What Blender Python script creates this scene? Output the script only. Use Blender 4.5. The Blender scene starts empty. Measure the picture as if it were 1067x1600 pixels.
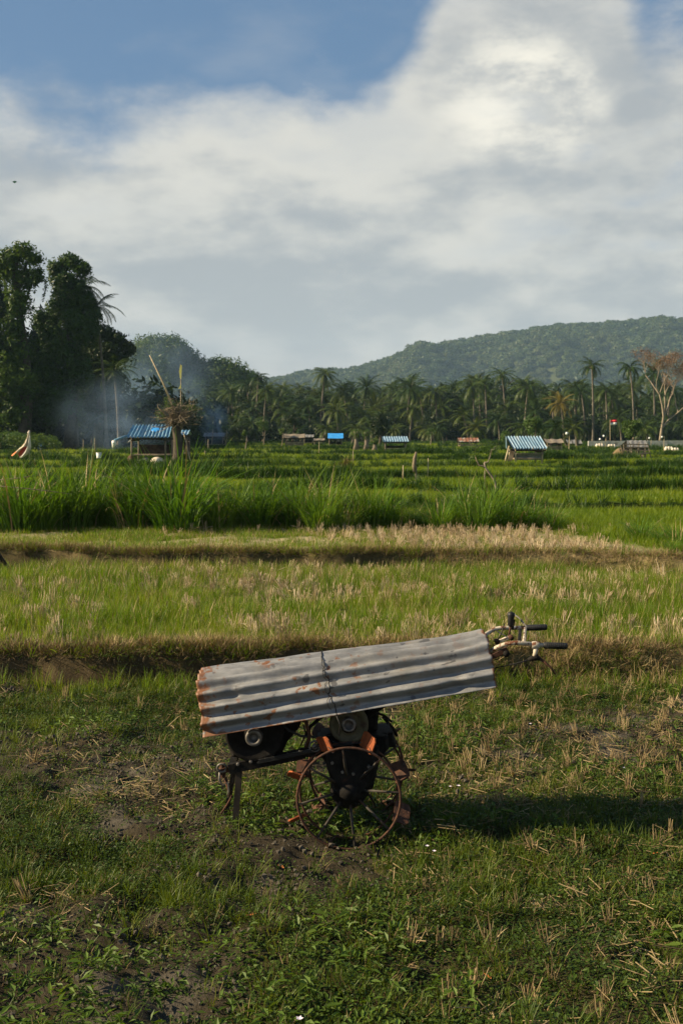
import bpy, math, random
import numpy as np
from mathutils import Vector, Matrix
R = math.radians
PI = math.pi
rng = np.random.default_rng(7)
random.seed(7)
sc = bpy.context.scene
COL = sc.collection

# ------------------------------------------------------------------ camera
F = 1700.0                                   # focal length in photo pixels (photo 1067 x 1600)
PITCH = math.atan(110.0 / F)
CAM = Vector((0, 0, 2.25))
cam_d = bpy.data.cameras.new("camera")
cam = bpy.data.objects.new("camera", cam_d)
COL.objects.link(cam)
cam.location = CAM
cam.rotation_euler = (PI / 2 - PITCH, 0, 0)
cam_d.sensor_fit = 'VERTICAL'
cam_d.sensor_height = 36
cam_d.lens = 36 * F / 1600
cam_d.clip_start = 0.05
cam_d.clip_end = 9000
cam_d.dof.use_dof = True
cam_d.dof.focus_distance = 6.3
cam_d.dof.aperture_fstop = 10.0
sc.camera = cam


def P(px, py, Y):
    u = (px - 533.5) / F
    v = -(py - 800.0) / F
    c, s = math.cos(PITCH), math.sin(PITCH)
    d = Vector((u, c + v * s, -s + v * c))
    return CAM + d * (Y / d.y)


# ------------------------------------------------------------------ world
SUN_EL = R(30)
SUN_DIR = Vector((-0.87, -0.07, 0)).normalized() * math.cos(SUN_EL) + Vector((0, 0, math.sin(SUN_EL)))
w = bpy.data.worlds.new("World")
sc.world = w
w.use_nodes = True


class NT:
    def __init__(s, nt):
        s.nt = nt
        s.n = nt.nodes
        s.l = nt.links

    def new(s, t, **k):
        n = s.n.new(t)
        for a, b in k.items():
            setattr(n, a, b)
        return n

    def put(s, sock, v):
        if isinstance(v, bpy.types.NodeSocket):
            s.l.new(v, sock)
        elif isinstance(v, bpy.types.Node):
            s.l.new(v.outputs[0], sock)
        else:
            if hasattr(sock, 'default_value'):
                try:
                    if sock.type == 'RGBA' and len(v) == 3:
                        v = (*v, 1)
                except TypeError:
                    pass
                sock.default_value = v

    def math(s, op, a, b=0.0, c=0.0, clamp=False):
        n = s.new('ShaderNodeMath', operation=op, use_clamp=clamp)
        s.put(n.inputs[0], a); s.put(n.inputs[1], b); s.put(n.inputs[2], c)
        return n.outputs[0]

    def mix(s, f, a, b, blend='MIX'):
        n = s.new('ShaderNodeMix', data_type='RGBA', blend_type=blend)
        s.put(n.inputs[0], f); s.put(n.inputs[6], a); s.put(n.inputs[7], b)
        return n.outputs[2]

    def rng(s, v, a, b, c=0.0, d=1.0, smooth=True):
        n = s.new('ShaderNodeMapRange', interpolation_type='SMOOTHSTEP' if smooth else 'LINEAR')
        s.put(n.inputs[0], v); s.put(n.inputs[1], a); s.put(n.inputs[2], b); s.put(n.inputs[3], c); s.put(n.inputs[4], d)
        return n.outputs[0]

    def noise(s, vec, scale, detail=4, rough=0.5, dist=0.0, out='Fac'):
        n = s.new('ShaderNodeTexNoise')
        if vec is not None:
            s.put(n.inputs['Vector'], vec)
        n.inputs['Scale'].default_value = scale
        n.inputs['Detail'].default_value = detail
        n.inputs['Roughness'].default_value = rough
        n.inputs['Distortion'].default_value = dist
        return n.outputs[out]


def world_nodes():
    g = NT(w.node_tree)
    g.n.clear()
    out = g.new('ShaderNodeOutputWorld')
    bg = g.new('ShaderNodeBackground')
    bg.inputs[1].default_value = 0.06
    g.l.new(bg.outputs[0], out.inputs[0])
    sky = g.new('ShaderNodeTexSky', sky_type='NISHITA')
    sky.sun_disc = False
    sky.sun_elevation = SUN_EL
    sky.sun_rotation = math.atan2(SUN_DIR.x, SUN_DIR.y)
    sky.air_density = 1.0
    sky.dust_density = 1.2
    sky.ozone_density = 1.6
    tc = g.new('ShaderNodeTexCoord')
    sep = g.new('ShaderNodeSeparateXYZ')
    g.l.new(tc.outputs['Generated'], sep.inputs[0])
    X, Y, Z = sep.outputs
    az = g.math('MULTIPLY', g.math('ARCTAN2', X, Y), 180 / PI)
    el = g.math('MULTIPLY', g.math('ARCSINE', Z), 180 / PI)
    st = g.new('ShaderNodeMapping')
    st.inputs['Scale'].default_value = (1, 1, 1.9)
    g.l.new(tc.outputs['Generated'], st.inputs[0])
    n1 = g.noise(st.outputs[0], 3.1, 10, 0.55, 0.1)
    st2 = g.new('ShaderNodeMapping')
    st2.inputs['Scale'].default_value = (1, 1, 2.4)
    st2.inputs['Location'].default_value = (3.3, 1.1, 0.4)
    g.l.new(tc.outputs['Generated'], st2.inputs[0])
    n2 = g.noise(st2.outputs[0], 7.0, 9, 0.52, 0.12)
    n3 = g.noise(st.outputs[0], 15, 9, 0.58, 0.1)
    # upper edge of the cloud bank, in degrees of elevation
    e = g.math('ADD', 17.0, g.rng(az, 1.5, 8.5, 0.0, 15.0))
    e = g.math('SUBTRACT', e, g.rng(az, 11.5, 15.5, 0.0, 11.0))
    e = g.math('SUBTRACT', e, g.math('MULTIPLY', g.rng(az, -16.0, -12.0, 0, 1), g.rng(az, -12.5, -9.5, 1.2, 0)))
    e = g.math('ADD', e, g.math('MULTIPLY', g.math('SUBTRACT', n1, 0.5), 11.0))
    e = g.math('ADD', e, g.math('MULTIPLY', g.math('SUBTRACT', n3, 0.5), 5.5))
    cover = g.rng(g.math('SUBTRACT', e, el), -1.6, 3.4)
    # thin openings in the bank
    hole = g.math('MULTIPLY', g.rng(n2, 0.52, 0.70, 0, 0.55), g.rng(az, 6, 14, 0.25, 1.0))
    cover = g.math('SUBTRACT', cover, hole, clamp=True)
    wisp = g.rng(n2, 0.5, 0.75, 0, 0.14)
    cover = g.math('MAXIMUM', cover, wisp)
    # cloud colour
    v = g.math('ADD', g.math('MULTIPLY', n2, 0.62), g.math('MULTIPLY', n1, 0.38))
    body = g.mix(g.rng(g.math('ADD', v, g.math('MULTIPLY', g.math('SUBTRACT', n3, .5), .22)), 0.40, 0.60), (3.3, 3.5, 3.65), (5.7, 5.55, 5.1))
    low = g.rng(el, 1.0, 9.0, 1.0, 0.0)
    body = g.mix(g.math('MULTIPLY', low, 0.65), body, (3.8, 3.75, 3.75))
    # the sunlit head of the tall cloud
    dx = g.math('DIVIDE', g.math('SUBTRACT', az, 9.3), 4.6)
    dy = g.math('DIVIDE', g.math('SUBTRACT', el, 17.0), 3.6)
    d = g.math('ADD', g.math('MULTIPLY', dx, dx), g.math('MULTIPLY', dy, dy))
    hot = g.math('MULTIPLY', g.rng(d, 0.0, 1.3, 1.0, 0.0), g.rng(n3, 0.36, 0.66, 0.15, 1.0))
    body = g.mix(hot, body, (7.9, 7.5, 6.5))
    tint = g.mix(0.7, sky.outputs[0], (.80, 1.65, 3.0))
    col = g.mix(cover, tint, body)
    g.l.new(col, bg.inputs[0])


world_nodes()

sun_d = bpy.data.lights.new("sun", 'SUN')
sun_d.energy = 5.0
sun_d.angle = R(0.53)
sun_d.color = (1.0, 0.82, 0.55)
sun = bpy.data.objects.new("sun", sun_d)
COL.objects.link(sun)
sun.rotation_euler = (-SUN_DIR).to_track_quat('-Z', 'Y').to_euler()
sun.location = (0, 0, 60)

sc.view_settings.view_transform = 'Standard'
sc.view_settings.look = 'None'
sc.view_settings.exposure = 1.1
sc.view_settings.gamma = 1.0
sc.view_settings.use_curve_mapping = False
sc.render.engine = 'CYCLES'
sc.cycles.volume_step_rate = 2.0
sc.cycles.volume_max_steps = 64
sc.cycles.max_bounces = 6
sc.cycles.diffuse_bounces = 2
sc.cycles.glossy_bounces = 2
sc.cycles.transmission_bounces = 3
sc.cycles.volume_bounces = 1
sc.cycles.transparent_max_bounces = 6
sc.cycles.use_denoising = True


# ------------------------------------------------------------------ helpers
def tag(o, label=None, cat=None, group=None, kind=None):
    if label: o['label'] = label
    if cat: o['category'] = cat
    if group: o['group'] = group
    if kind: o['kind'] = kind
    return o


def W(o):
    p = Vector((0, 0, 0))
    while o is not None:
        p = p + Vector(o.location)
        o = o.parent
    return p


def empty(name, loc, label, cat, group=None, rz=0):
    o = bpy.data.objects.new(name, None)
    o.empty_display_size = 0.2
    COL.objects.link(o)
    o.location = loc
    o.rotation_euler = (0, 0, rz)
    return tag(o, label, cat, group)


class MB:
    def __init__(s):
        s.v = []; s.f = []; s.m = []

    def add(s, vs, fs, m=0):
        b = len(s.v)
        s.v.extend([tuple(q) for q in vs])
        s.f.extend([tuple(b + i for i in f) for f in fs])
        s.m.extend([m] * len(fs))

    def box(s, c, sz, rot=None, m=0):
        c = Vector(c)
        vs = []
        for x in (-.5, .5):
            for y in (-.5, .5):
                for z in (-.5, .5):
                    q = Vector((x * sz[0], y * sz[1], z * sz[2]))
                    if rot is not None: q = rot @ q
                    vs.append(c + q)
        s.add(vs, [(0, 1, 3, 2), (4, 6, 7, 5), (0, 4, 5, 1), (2, 3, 7, 6), (0, 2, 6, 4), (1, 5, 7, 3)], m)

    def beam(s, a, b, wd, ht, up=(0, 0, 1), m=0):
        a = Vector(a); b = Vector(b)
        d = (b - a); L = d.length
        if L < 1e-6: return
        d.normalize()
        up = Vector(up)
        if abs(d.dot(up)) > .98: up = Vector((0, 1, 0))
        sd = d.cross(up).normalized(); u2 = sd.cross(d)
        rot = Matrix((d, sd, u2)).transposed()
        s.box((a + b) / 2, (L, wd, ht), rot, m)

    def tube(s, pts, r, n=7, cap=True, m=0):
        pts = [Vector(p) for p in pts]
        if not isinstance(r, (list, tuple)): r = [r] * len(pts)
        vs = []; fs = []
        ref = None
        for i, p in enumerate(pts):
            d = (pts[min(i + 1, len(pts) - 1)] - pts[max(i - 1, 0)])
            if d.length < 1e-9: d = Vector((0, 0, 1))
            d.normalize()
            if ref is None:
                ref = d.orthogonal().normalized()
            ref = (ref - d * ref.dot(d))
            if ref.length < 1e-6: ref = d.orthogonal()
            ref.normalize()
            b = d.cross(ref)
            for k in range(n):
                a = 2 * PI * k / n
                vs.append(p + (ref * math.cos(a) + b * math.sin(a)) * r[i])
        for i in range(len(pts) - 1):
            for k in range(n):
                k2 = (k + 1) % n
                fs.append((i * n + k, i * n + k2, (i + 1) * n + k2, (i + 1) * n + k))
        if cap:
            fs.append(tuple(range(n))[::-1])
            fs.append(tuple((len(pts) - 1) * n + k for k in range(n)))
        s.add(vs, fs, m)

    def ring(s, c, axis, R_, r, n=48, k=8, m=0):
        c = Vector(c); axis = Vector(axis).normalized()
        a1 = axis.orthogonal().normalized(); a2 = axis.cross(a1)
        vs = []; fs = []
        for i in range(n):
            t = 2 * PI * i / n
            d = a1 * math.cos(t) + a2 * math.sin(t)
            for j in range(k):
                q = 2 * PI * j / k
                vs.append(c + d * (R_ + r * math.cos(q)) + axis * (r * math.sin(q)))
        for i in range(n):
            for j in range(k):
                i2 = (i + 1) % n; j2 = (j + 1) % k
                fs.append((i * k + j, i2 * k + j, i2 * k + j2, i * k + j2))
        s.add(vs, fs, m)

    def lathe(s, c, axis, prof, n=32, m=0):
        """prof: list of (offset along axis, radius)"""
        c = Vector(c); axis = Vector(axis).normalized()
        a1 = axis.orthogonal().normalized(); a2 = axis.cross(a1)
        vs = []; fs = []
        for (o, r) in prof:
            for i in range(n):
                t = 2 * PI * i / n
                vs.append(c + axis * o + (a1 * math.cos(t) + a2 * math.sin(t)) * max(r, 1e-4))
        for j in range(len(prof) - 1):
            for i in range(n):
                i2 = (i + 1) % n
                fs.append((j * n + i, j * n + i2, (j + 1) * n + i2, (j + 1) * n + i))
        s.add(vs, fs, m)

    def prism(s, poly, y0, y1, m=0, bev=0.012):
        """poly: list of (x, z); extruded along y with chamfered rims"""
        n = len(poly)
        cx = sum(p[0] for p in poly) / n; cz = sum(p[1] for p in poly) / n

        def shr(p, k):
            dx, dz = p[0] - cx, p[1] - cz
            L = math.hypot(dx, dz) or 1
            return (p[0] - dx / L * k, p[1] - dz / L * k)
        rows = []
        for y, k in ((y0, bev), (y0 + bev, 0), (y1 - bev, 0), (y1, bev)):
            rows.append([(*[shr(p, k)[0]], y, shr(p, k)[1]) for p in poly])
        vs = [q for r_ in rows for q in r_]
        fs = []
        for j in range(3):
            for i in range(n):
                i2 = (i + 1) % n
                fs.append((j * n + i, j * n + i2, (j + 1) * n + i2, (j + 1) * n + i))
        fs.append(tuple(range(n))[::-1]); fs.append(tuple(3 * n + i for i in range(n)))
        s.add(vs, fs, m)

    def blade(s, base, h, wd, az, lean, curl, n=3, m=0, tw=0.0):
        """a grass blade: ribbon rising from base and arching over towards az"""
        d = Vector((math.cos(az), math.sin(az), 0))
        sd = Vector((-math.sin(az + tw), math.cos(az + tw), 0))
        p = Vector(base); a = lean
        vs = []
        for i in range(n + 1):
            t = i / n
            ww = wd * (1 - t ** 1.8) * (0.65 + 0.7 * min(t * 2, 1)) if i < n else 0
            if i < n:
                vs += [p - sd * ww / 2, p + sd * ww / 2]
            else:
                vs.append(p.copy())
            p = p + (d * math.sin(a) + Vector((0, 0, 1)) * math.cos(a)) * (h / n)
            a += curl / n
        fs = [(2 * i, 2 * i + 1, 2 * i + 3, 2 * i + 2) for i in range(n - 1)]
        fs.append((2 * n - 2, 2 * n - 1, 2 * n))
        s.add(vs, fs, m)

    def mesh(s, name, mats, smooth=False, off=(0, 0, 0)):
        me = bpy.data.meshes.new(name)
        ox, oy, oz = off
        me.from_pydata([(a - ox, b - oy, c - oz) for a, b, c in s.v], [], s.f)
        if not isinstance(mats, (list, tuple)): mats = [mats]
        for mm in mats: me.materials.append(mm)
        if len(mats) > 1:
            me.polygons.foreach_set('material_index', s.m)
        if smooth:
            me.polygons.foreach_set('use_smooth', [True] * len(me.polygons))
        me.update()
        return me

    def obj(s, name, mats, parent=None, smooth=False, base=None, local=False):
        """link as one object; verts are world coordinates unless local"""
        if parent is not None:
            off = (0, 0, 0) if local else W(parent)
        else:
            off = (0, 0, 0) if (base is None or local) else base
        me = s.mesh(name, mats, smooth, off)
        o = bpy.data.objects.new(name, me)
        COL.objects.link(o)
        if parent is not None: o.parent = parent
        elif base is not None: o.location = base
        return o


def np_mesh(name, verts, faces, mats, smooth=False, nv=4):
    """fast mesh from numpy arrays with faces all of nv corners"""
    me = bpy.data.meshes.new(name)
    verts = np.asarray(verts, dtype=np.float32); faces = np.asarray(faces, dtype=np.int32)
    me.vertices.add(len(verts)); me.vertices.foreach_set('co', verts.ravel())
    me.loops.add(faces.size); me.loops.foreach_set('vertex_index', faces.ravel())
    me.polygons.add(len(faces))
    me.polygons.foreach_set('loop_start', np.arange(len(faces), dtype=np.int32) * nv)
    if smooth: me.polygons.foreach_set('use_smooth', np.ones(len(faces), dtype=bool))
    if not isinstance(mats, (list, tuple)): mats = [mats]
    for m in mats: me.materials.append(m)
    me.update(calc_edges=True)
    return me


def copy_tree(o, parent=None):
    c = o.copy(); COL.objects.link(c); c.parent = parent
    for ch in o.children:
        copy_tree(ch, c)
    return c


# value noise in numpy
def vn(x, y, seed=0):
    x = np.asarray(x, dtype=np.float64); y = np.asarray(y, dtype=np.float64)
    xi = np.floor(x).astype(np.int64); yi = np.floor(y).astype(np.int64)
    fx = x - xi; fy = y - yi
    fx = fx * fx * (3 - 2 * fx); fy = fy * fy * (3 - 2 * fy)

    def hsh(a, b):
        n = (a * 374761393 + b * 668265263 + seed * 974711) & 0xffffffff
        n = ((n ^ (n >> 13)) * 1274126177) & 0xffffffff
        n = n ^ (n >> 16)
        return (n & 0xffff) / 65535.0
    a = hsh(xi, yi); b = hsh(xi + 1, yi); c = hsh(xi, yi + 1); d = hsh(xi + 1, yi + 1)
    return (a * (1 - fx) + b * fx) * (1 - fy) + (c * (1 - fx) + d * fx) * fy


def fbm(x, y, seed=0, oct=4):
    s = 0; a = .5; t = 0
    for i in range(oct):
        s = s + a * vn(x * 2 ** i, y * 2 ** i, seed + i * 17); t += a; a *= .5
    return s / t


def sst(t):
    t = np.clip(t, 0, 1)
    return t * t * (3 - 2 * t)


# ------------------------------------------------------------------ materials
def newmat(name):
    m = bpy.data.materials.new(name)
    m.use_nodes = True
    g = NT(m.node_tree)
    g.n.clear()
    out = g.new('ShaderNodeOutputMaterial')
    return m, g, out


def surf(name, c1, c2, scale=8, rough=.75, metal=0.0, bump=0.0, bscale=40, c3=None, t3=(.6, .7), s3=3, spec=0.3, stretch=None, coord='Object'):
    m, g, out = newmat(name)
    b = g.new('ShaderNodeBsdfPrincipled')
    tc = g.new('ShaderNodeTexCoord')
    vec = tc.outputs[coord]
    if stretch:
        mp = g.new('ShaderNodeMapping'); mp.inputs['Scale'].default_value = stretch
        g.l.new(vec, mp.inputs[0]); vec = mp.outputs[0]
    n = g.noise(vec, scale, 6, .6)
    col = g.mix(g.rng(n, .32, .68), c1, c2)
    if c3 is not None:
        n3 = g.noise(vec, s3, 6, .65)
        col = g.mix(g.rng(n3, t3[0], t3[1]), col, c3)
    g.put(b.inputs['Base Color'], col)
    b.inputs['Roughness'].default_value = rough
    b.inputs['Metallic'].default_value = metal
    b.inputs['Specular IOR Level'].default_value = spec
    if bump:
        bp = g.new('ShaderNodeBump'); bp.inputs['Strength'].default_value = bump
        bp.inputs['Distance'].default_value = .01
        g.put(bp.inputs['Height'], g.noise(vec, bscale, 5, .6))
        g.l.new(bp.outputs[0], b.inputs['Normal'])
    g.l.new(b.outputs[0], out.inputs[0])
    return m


def leafmat(name, cols, trans=.35, rough=.5, pscale=.8, ramp_pos=None, pmix=.5, spec=.25):
    """foliage: colour varies per instance, per patch of ground and along the leaf; light passes through"""
    m, g, out = newmat(name)
    oi = g.new('ShaderNodeObjectInfo')
    geo = g.new('ShaderNodeNewGeometry')
    n = g.noise(geo.outputs['Position'], pscale, 3, .6)
    isl = geo.outputs['Random Per Island']
    f = g.math('ADD', g.math('MULTIPLY', oi.outputs['Random'], .38), g.math('MULTIPLY', isl, .30))
    f = g.math('ADD', f, g.math('MULTIPLY', g.rng(n, .3, .7), .32))
    rp = g.new('ShaderNodeValToRGB')
    el = rp.color_ramp.elements
    k = len(cols)
    el[0].position = 0; el[0].color = (*cols[0], 1)
    el[1].position = 1; el[1].color = (*cols[-1], 1)
    for i in range(1, k - 1):
        e = el.new(ramp_pos[i] if ramp_pos else i / (k - 1)); e.color = (*cols[i], 1)
    g.put(rp.inputs[0], f)
    b = g.new('ShaderNodeBsdfPrincipled')
    g.put(b.inputs['Base Color'], rp.outputs[0])
    b.inputs['Roughness'].default_value = rough
    b.inputs['Specular IOR Level'].default_value = spec
    t = g.new('ShaderNodeBsdfTranslucent')
    tcol = g.mix(1.0, rp.outputs[0], (1.25, 1.15, .45), 'MULTIPLY')
    g.put(t.inputs[0], tcol)
    mx = g.new('ShaderNodeMixShader'); mx.inputs[0].default_value = trans
    g.l.new(b.outputs[0], mx.inputs[1]); g.l.new(t.outputs[0], mx.inputs[2])
    g.l.new(mx.outputs[0], out.inputs[0])
    return m


M = {}
M['grass'] = leafmat('meadow_grass', [(.03, .055, .005), (.06, .10, .008), (.11, .15, .012), (.18, .165, .035)], .4)
M['weed'] = leafmat('weed_leaf', [(.022, .045, .006), (.048, .085, .010), (.10, .14, .016)], .35)
M['weed_bright'] = leafmat('broad_weed_leaf', [(.045, .09, .010), (.08, .14, .016), (.13, .19, .025)], .4)
M['field'] = leafmat('stubble_field_grass', [(.055, .12, .005), (.10, .185, .006), (.155, .225, .010), (.22, .23, .04)], .5, pscale=.6)
M['rice'] = leafmat('rice_leaf', [(.065, .125, .006), (.11, .18, .008), (.17, .23, .012), (.23, .25, .02)], .5, pscale=.25)
M['dike'] = leafmat('dike_grass_leaf', [(.014, .042, .005), (.028, .07, .007), (.055, .11, .010)], .32, pscale=.4)
M['reed'] = leafmat('tall_grass_leaf', [(.03, .085, .008), (.065, .15, .012), (.11, .20, .02), (.16, .22, .04)], .45, pscale=.5)
M['straw'] = leafmat('dry_straw', [(.20, .145, .07), (.32, .24, .12), (.46, .36, .20)], .15, rough=.7)
M['straw_dark'] = leafmat('old_straw', [(.09, .06, .03), (.17, .12, .06), (.26, .19, .09)], .12, rough=.8)
M['palm'] = leafmat('palm_frond_leaf', [(.010, .026, .004), (.022, .046, .006), (.048, .074, .009), (.10, .095, .014)], .22, pscale=.05)
M['palm_yellow'] = leafmat('yellow_palm_frond', [(.10, .10, .02), (.17, .13, .025), (.25, .15, .03)], .25)
M['tree'] = leafmat('tree_leaf', [(.008, .018, .004), (.016, .034, .006), (.032, .055, .009)], .2, pscale=.08)
M['tree_light'] = leafmat('light_tree_leaf', [(.03, .065, .012), (.06, .11, .018), (.10, .14, .03)], .3, pscale=.3)
M['vine'] = leafmat('vine_leaf', [(.016, .04, .005), (.035, .075, .008), (.09, .14, .014)], .3, pscale=.25)
M['forest'] = leafmat('hill_forest_leaf', [(.016, .040, .010), (.030, .058, .014), (.055, .080, .018), (.085, .09, .035)], .2, pscale=.012)
M['redleaf'] = leafmat('reddish_leaf', [(.09, .05, .03), (.14, .08, .045), (.17, .11, .06)], .2)
M['bark'] = surf('tree_bark', (.07, .06, .048), (.15, .13, .10), 3, .9, bump=.5, bscale=12)
M['bark_pale'] = surf('pale_bark', (.17, .135, .095), (.27, .22, .16), 2, .85, bump=.4, bscale=10)
M['bark_dark'] = surf('dark_bark', (.035, .028, .02), (.075, .06, .042), 4, .9, bump=.6, bscale=14)
M['twig'] = surf('dry_twig', (.10, .078, .05), (.23, .18, .12), 9, .85)
M['bamboo'] = surf('weathered_bamboo', (.28, .22, .13), (.42, .35, .22), 6, .6)
M['wood'] = surf('grey_wood', (.10, .08, .06), (.20, .165, .12), 5, .85, bump=.4, bscale=25, stretch=(1, 1, .2))
M['plank'] = surf('weathered_plank', (.16, .12, .08), (.32, .25, .17), 4, .85, bump=.4, bscale=25)
M['dark_wood'] = surf('dark_wood', (.02, .016, .012), (.05, .04, .03), 5, .9)
M['thatch'] = surf('old_thatch', (.12, .10, .075), (.24, .20, .15), 7, .95, bump=.8, bscale=30)
M['blue_roof'] = surf('faded_blue_roof_paint', (.08, .21, .33), (.15, .29, .40), 2.5, .55, c3=(.32, .38, .42), t3=(.50, .66), s3=4)
M['bluegrey_roof'] = surf('blue_grey_roof_paint', (.12, .23, .33), (.22, .32, .40), 2.0, .5, c3=(.38, .42, .44), t3=(.55, .7))
M['blue_tarp'] = surf('bright_blue_sheet', (.03, .24, .62), (.06, .32, .72), 3, .4)
M['rusty_roof'] = surf('rusty_roof_sheet', (.16, .06, .03), (.25, .12, .07), 4, .8, c3=(.26, .25, .22), t3=(.50, .60), s3=1.6)
M['grey_roof'] = surf('grey_roof_sheet', (.11, .11, .11), (.21, .21, .20), 3, .8)
M['concrete'] = surf('pale_concrete', (.30, .30, .27), (.45, .44, .40), 3, .9, c3=(.16, .16, .13), t3=(.55, .7), s3=1.2)
M['white'] = surf('white_cloth', (.62, .60, .55), (.78, .76, .72), 6, .8)
M['cream_cloth'] = surf('dirty_white_cloth', (.60, .50, .38), (.78, .70, .58), 3, .8)
M['red_cloth'] = surf('red_cloth', (.50, .05, .02), (.62, .09, .04), 4, .8)
M['flag_red'] = surf('flag_red_cloth', (.62, .02, .03), (.70, .04, .05), 4, .7)
M['orange_cloth'] = surf('orange_cloth', (.60, .17, .06), (.70, .28, .12), 4, .8)
M['yellow_cloth'] = surf('yellow_cloth', (.72, .62, .12), (.80, .74, .30), 4, .8)
M['plastic_white'] = surf('white_plastic', (.6, .6, .58), (.75, .75, .73), 5, .5)
M['plastic_teal'] = surf('pale_teal_plastic', (.18, .30, .30), (.28, .40, .38), 5, .6)
M['rust_orange'] = surf('orange_rusted_steel', (.18, .045, .014), (.32, .085, .024), 22, .85, c3=(.09, .032, .016), t3=(.55, .68), s3=30, bump=.4, bscale=90)
M['rust_dark'] = surf('dark_rusted_steel', (.035, .018, .012), (.09, .038, .02), 30, .85, c3=(.17, .06, .025), t3=(.60, .72), s3=14, bump=.4, bscale=90)
M['iron'] = surf('greasy_black_iron', (.006, .0055, .005), (.016, .014, .012), 18, .75, c3=(.045, .022, .013), t3=(.62, .76), s3=12, bump=.3, bscale=60, spec=.12)
M['steel_worn'] = surf('worn_grey_steel', (.10, .095, .085), (.20, .18, .16), 30, .55, metal=.5, c3=(.13, .06, .03), t3=(.55, .7), s3=18)
M['spoke'] = surf('dark_worn_spoke', (.02, .017, .014), (.05, .043, .034), 25, .7, c3=(.14, .055, .025), t3=(.55, .7), s3=16)
M['brass'] = surf('dull_olive_casting', (.06, .055, .03), (.10, .09, .05), 20, .7, c3=(.05, .03, .02), t3=(.5, .65), s3=14)
M['cream_paint'] = surf('chipped_cream_paint', (.38, .33, .25), (.54, .47, .37), 20, .6, c3=(.14, .055, .025), t3=(.49, .57), s3=28)
M['rubber'] = surf('black_rubber', (.010, .010, .010), (.020, .020, .020), 30, .5)
M['cable'] = surf('black_cable', (.012, .011, .010), (.022, .02, .018), 20, .6)
M['flower'] = surf('pale_flower', (.62, .52, .62), (.75, .68, .74), 10, .7)
M['orange_leaf'] = surf('fallen_orange_leaf', (.42, .13, .04), (.55, .22, .07), 30, .7)
M['stone'] = surf('pale_stone', (.28, .25, .20), (.42, .38, .31), 8, .9, bump=.4, bscale=20)
M['kite'] = surf('green_kite_cloth', (.02, .10, .05), (.03, .14, .07), 5, .7)


def sheet_material():
    m, g, out = newmat('galvanised_corrugated_steel')
    b = g.new('ShaderNodeBsdfPrincipled')
    tc = g.new('ShaderNodeTexCoord'); vec = tc.outputs['Object']
    mp = g.new('ShaderNodeMapping'); mp.inputs['Scale'].default_value = (.35, 1, 1)
    g.l.new(vec, mp.inputs[0])
    n = g.noise(mp.outputs[0], 14, 7, .65)
    n2 = g.noise(vec, 4.5, 5, .6)
    col = g.mix(g.rng(n, .3, .7), (.15, .152, .155), (.29, .29, .29))
    col = g.mix(g.rng(n2, .45, .7, 0, .5), col, (.22, .205, .175))
    at = g.new('ShaderNodeAttribute', attribute_name='rust')
    ns = g.noise(vec, 26, 5, .6)
    # rust: strong along the cut ends, scattered spots elsewhere
    a = g.math('ADD', at.outputs['Fac'], g.math('MULTIPLY', g.math('SUBTRACT', ns, .5), 1.5))
    edge = g.rng(a, .42, .75)
    nsp = g.noise(vec, 19, 3, .5)
    npat = g.noise(vec, 2.6, 2, .5)
    sp = g.math('MULTIPLY', g.rng(nsp, .58, .64), g.rng(npat, .40, .50))
    sx = g.new('ShaderNodeSeparateXYZ'); g.l.new(vec, sx.inputs[0])
    sp = g.math('MULTIPLY', sp, g.rng(sx.outputs[0], -.25, .35, 1, .25))
    rust = g.mix(g.noise(vec, 60, 4, .6), (.08, .03, .014), (.23, .095, .035))
    fac = g.math('MAXIMUM', edge, sp)
    col = g.mix(fac, col, rust)
    dark = g.math('MULTIPLY', g.rng(g.noise(vec, 11, 3, .5), .63, .68), g.rng(npat, .4, .5))
    col = g.mix(g.math('MULTIPLY', dark, .8), col, (.06, .06, .065))
    g.put(b.inputs['Base Color'], col)
    g.put(b.inputs['Metallic'], g.math('MULTIPLY', g.math('SUBTRACT', 1.0, fac), .35))
    g.put(b.inputs['Roughness'], g.rng(n, .2, .8, .48, .68))
    bp = g.new('ShaderNodeBump'); bp.inputs['Strength'].default_value = .25; bp.inputs['Distance'].default_value = .006
    g.put(bp.inputs['Height'], g.noise(vec, 45, 5, .6))
    g.l.new(bp.outputs[0], b.inputs['Normal'])
    g.l.new(b.outputs[0], out.inputs[0])
    return m


M['sheet'] = sheet_material()


def ground_material():
    m, g, out = newmat('field_ground')
    b = g.new('ShaderNodeBsdfPrincipled')
    geo = g.new('ShaderNodeNewGeometry'); pos = geo.outputs['Position']
    at = g.new('ShaderNodeAttribute', attribute_name='tint')
    n = g.noise(pos, 9, 8, .65)
    n2 = g.noise(pos, 55, 6, .7)
    f = g.math('ADD', g.math('MULTIPLY', n, 1.0), g.math('MULTIPLY', n2, .7))
    k = g.rng(f, .5, 1.2, .45, 1.6, smooth=False)
    v = g.new('ShaderNodeVectorMath', operation='SCALE')
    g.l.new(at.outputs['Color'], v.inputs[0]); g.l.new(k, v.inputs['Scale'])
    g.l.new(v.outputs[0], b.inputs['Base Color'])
    b.inputs['Roughness'].default_value = .95
    b.inputs['Specular IOR Level'].default_value = .1
    bp = g.new('ShaderNodeBump'); bp.inputs['Strength'].default_value = .8; bp.inputs['Distance'].default_value = .03
    g.put(bp.inputs['Height'], f)
    g.l.new(bp.outputs[0], b.inputs['Normal'])
    g.l.new(b.outputs[0], out.inputs[0])
    return m


M['ground'] = ground_material()
M['hill'] = surf('hill_ground', (.03, .045, .015), (.05, .06, .02), .02, .95)

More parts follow.
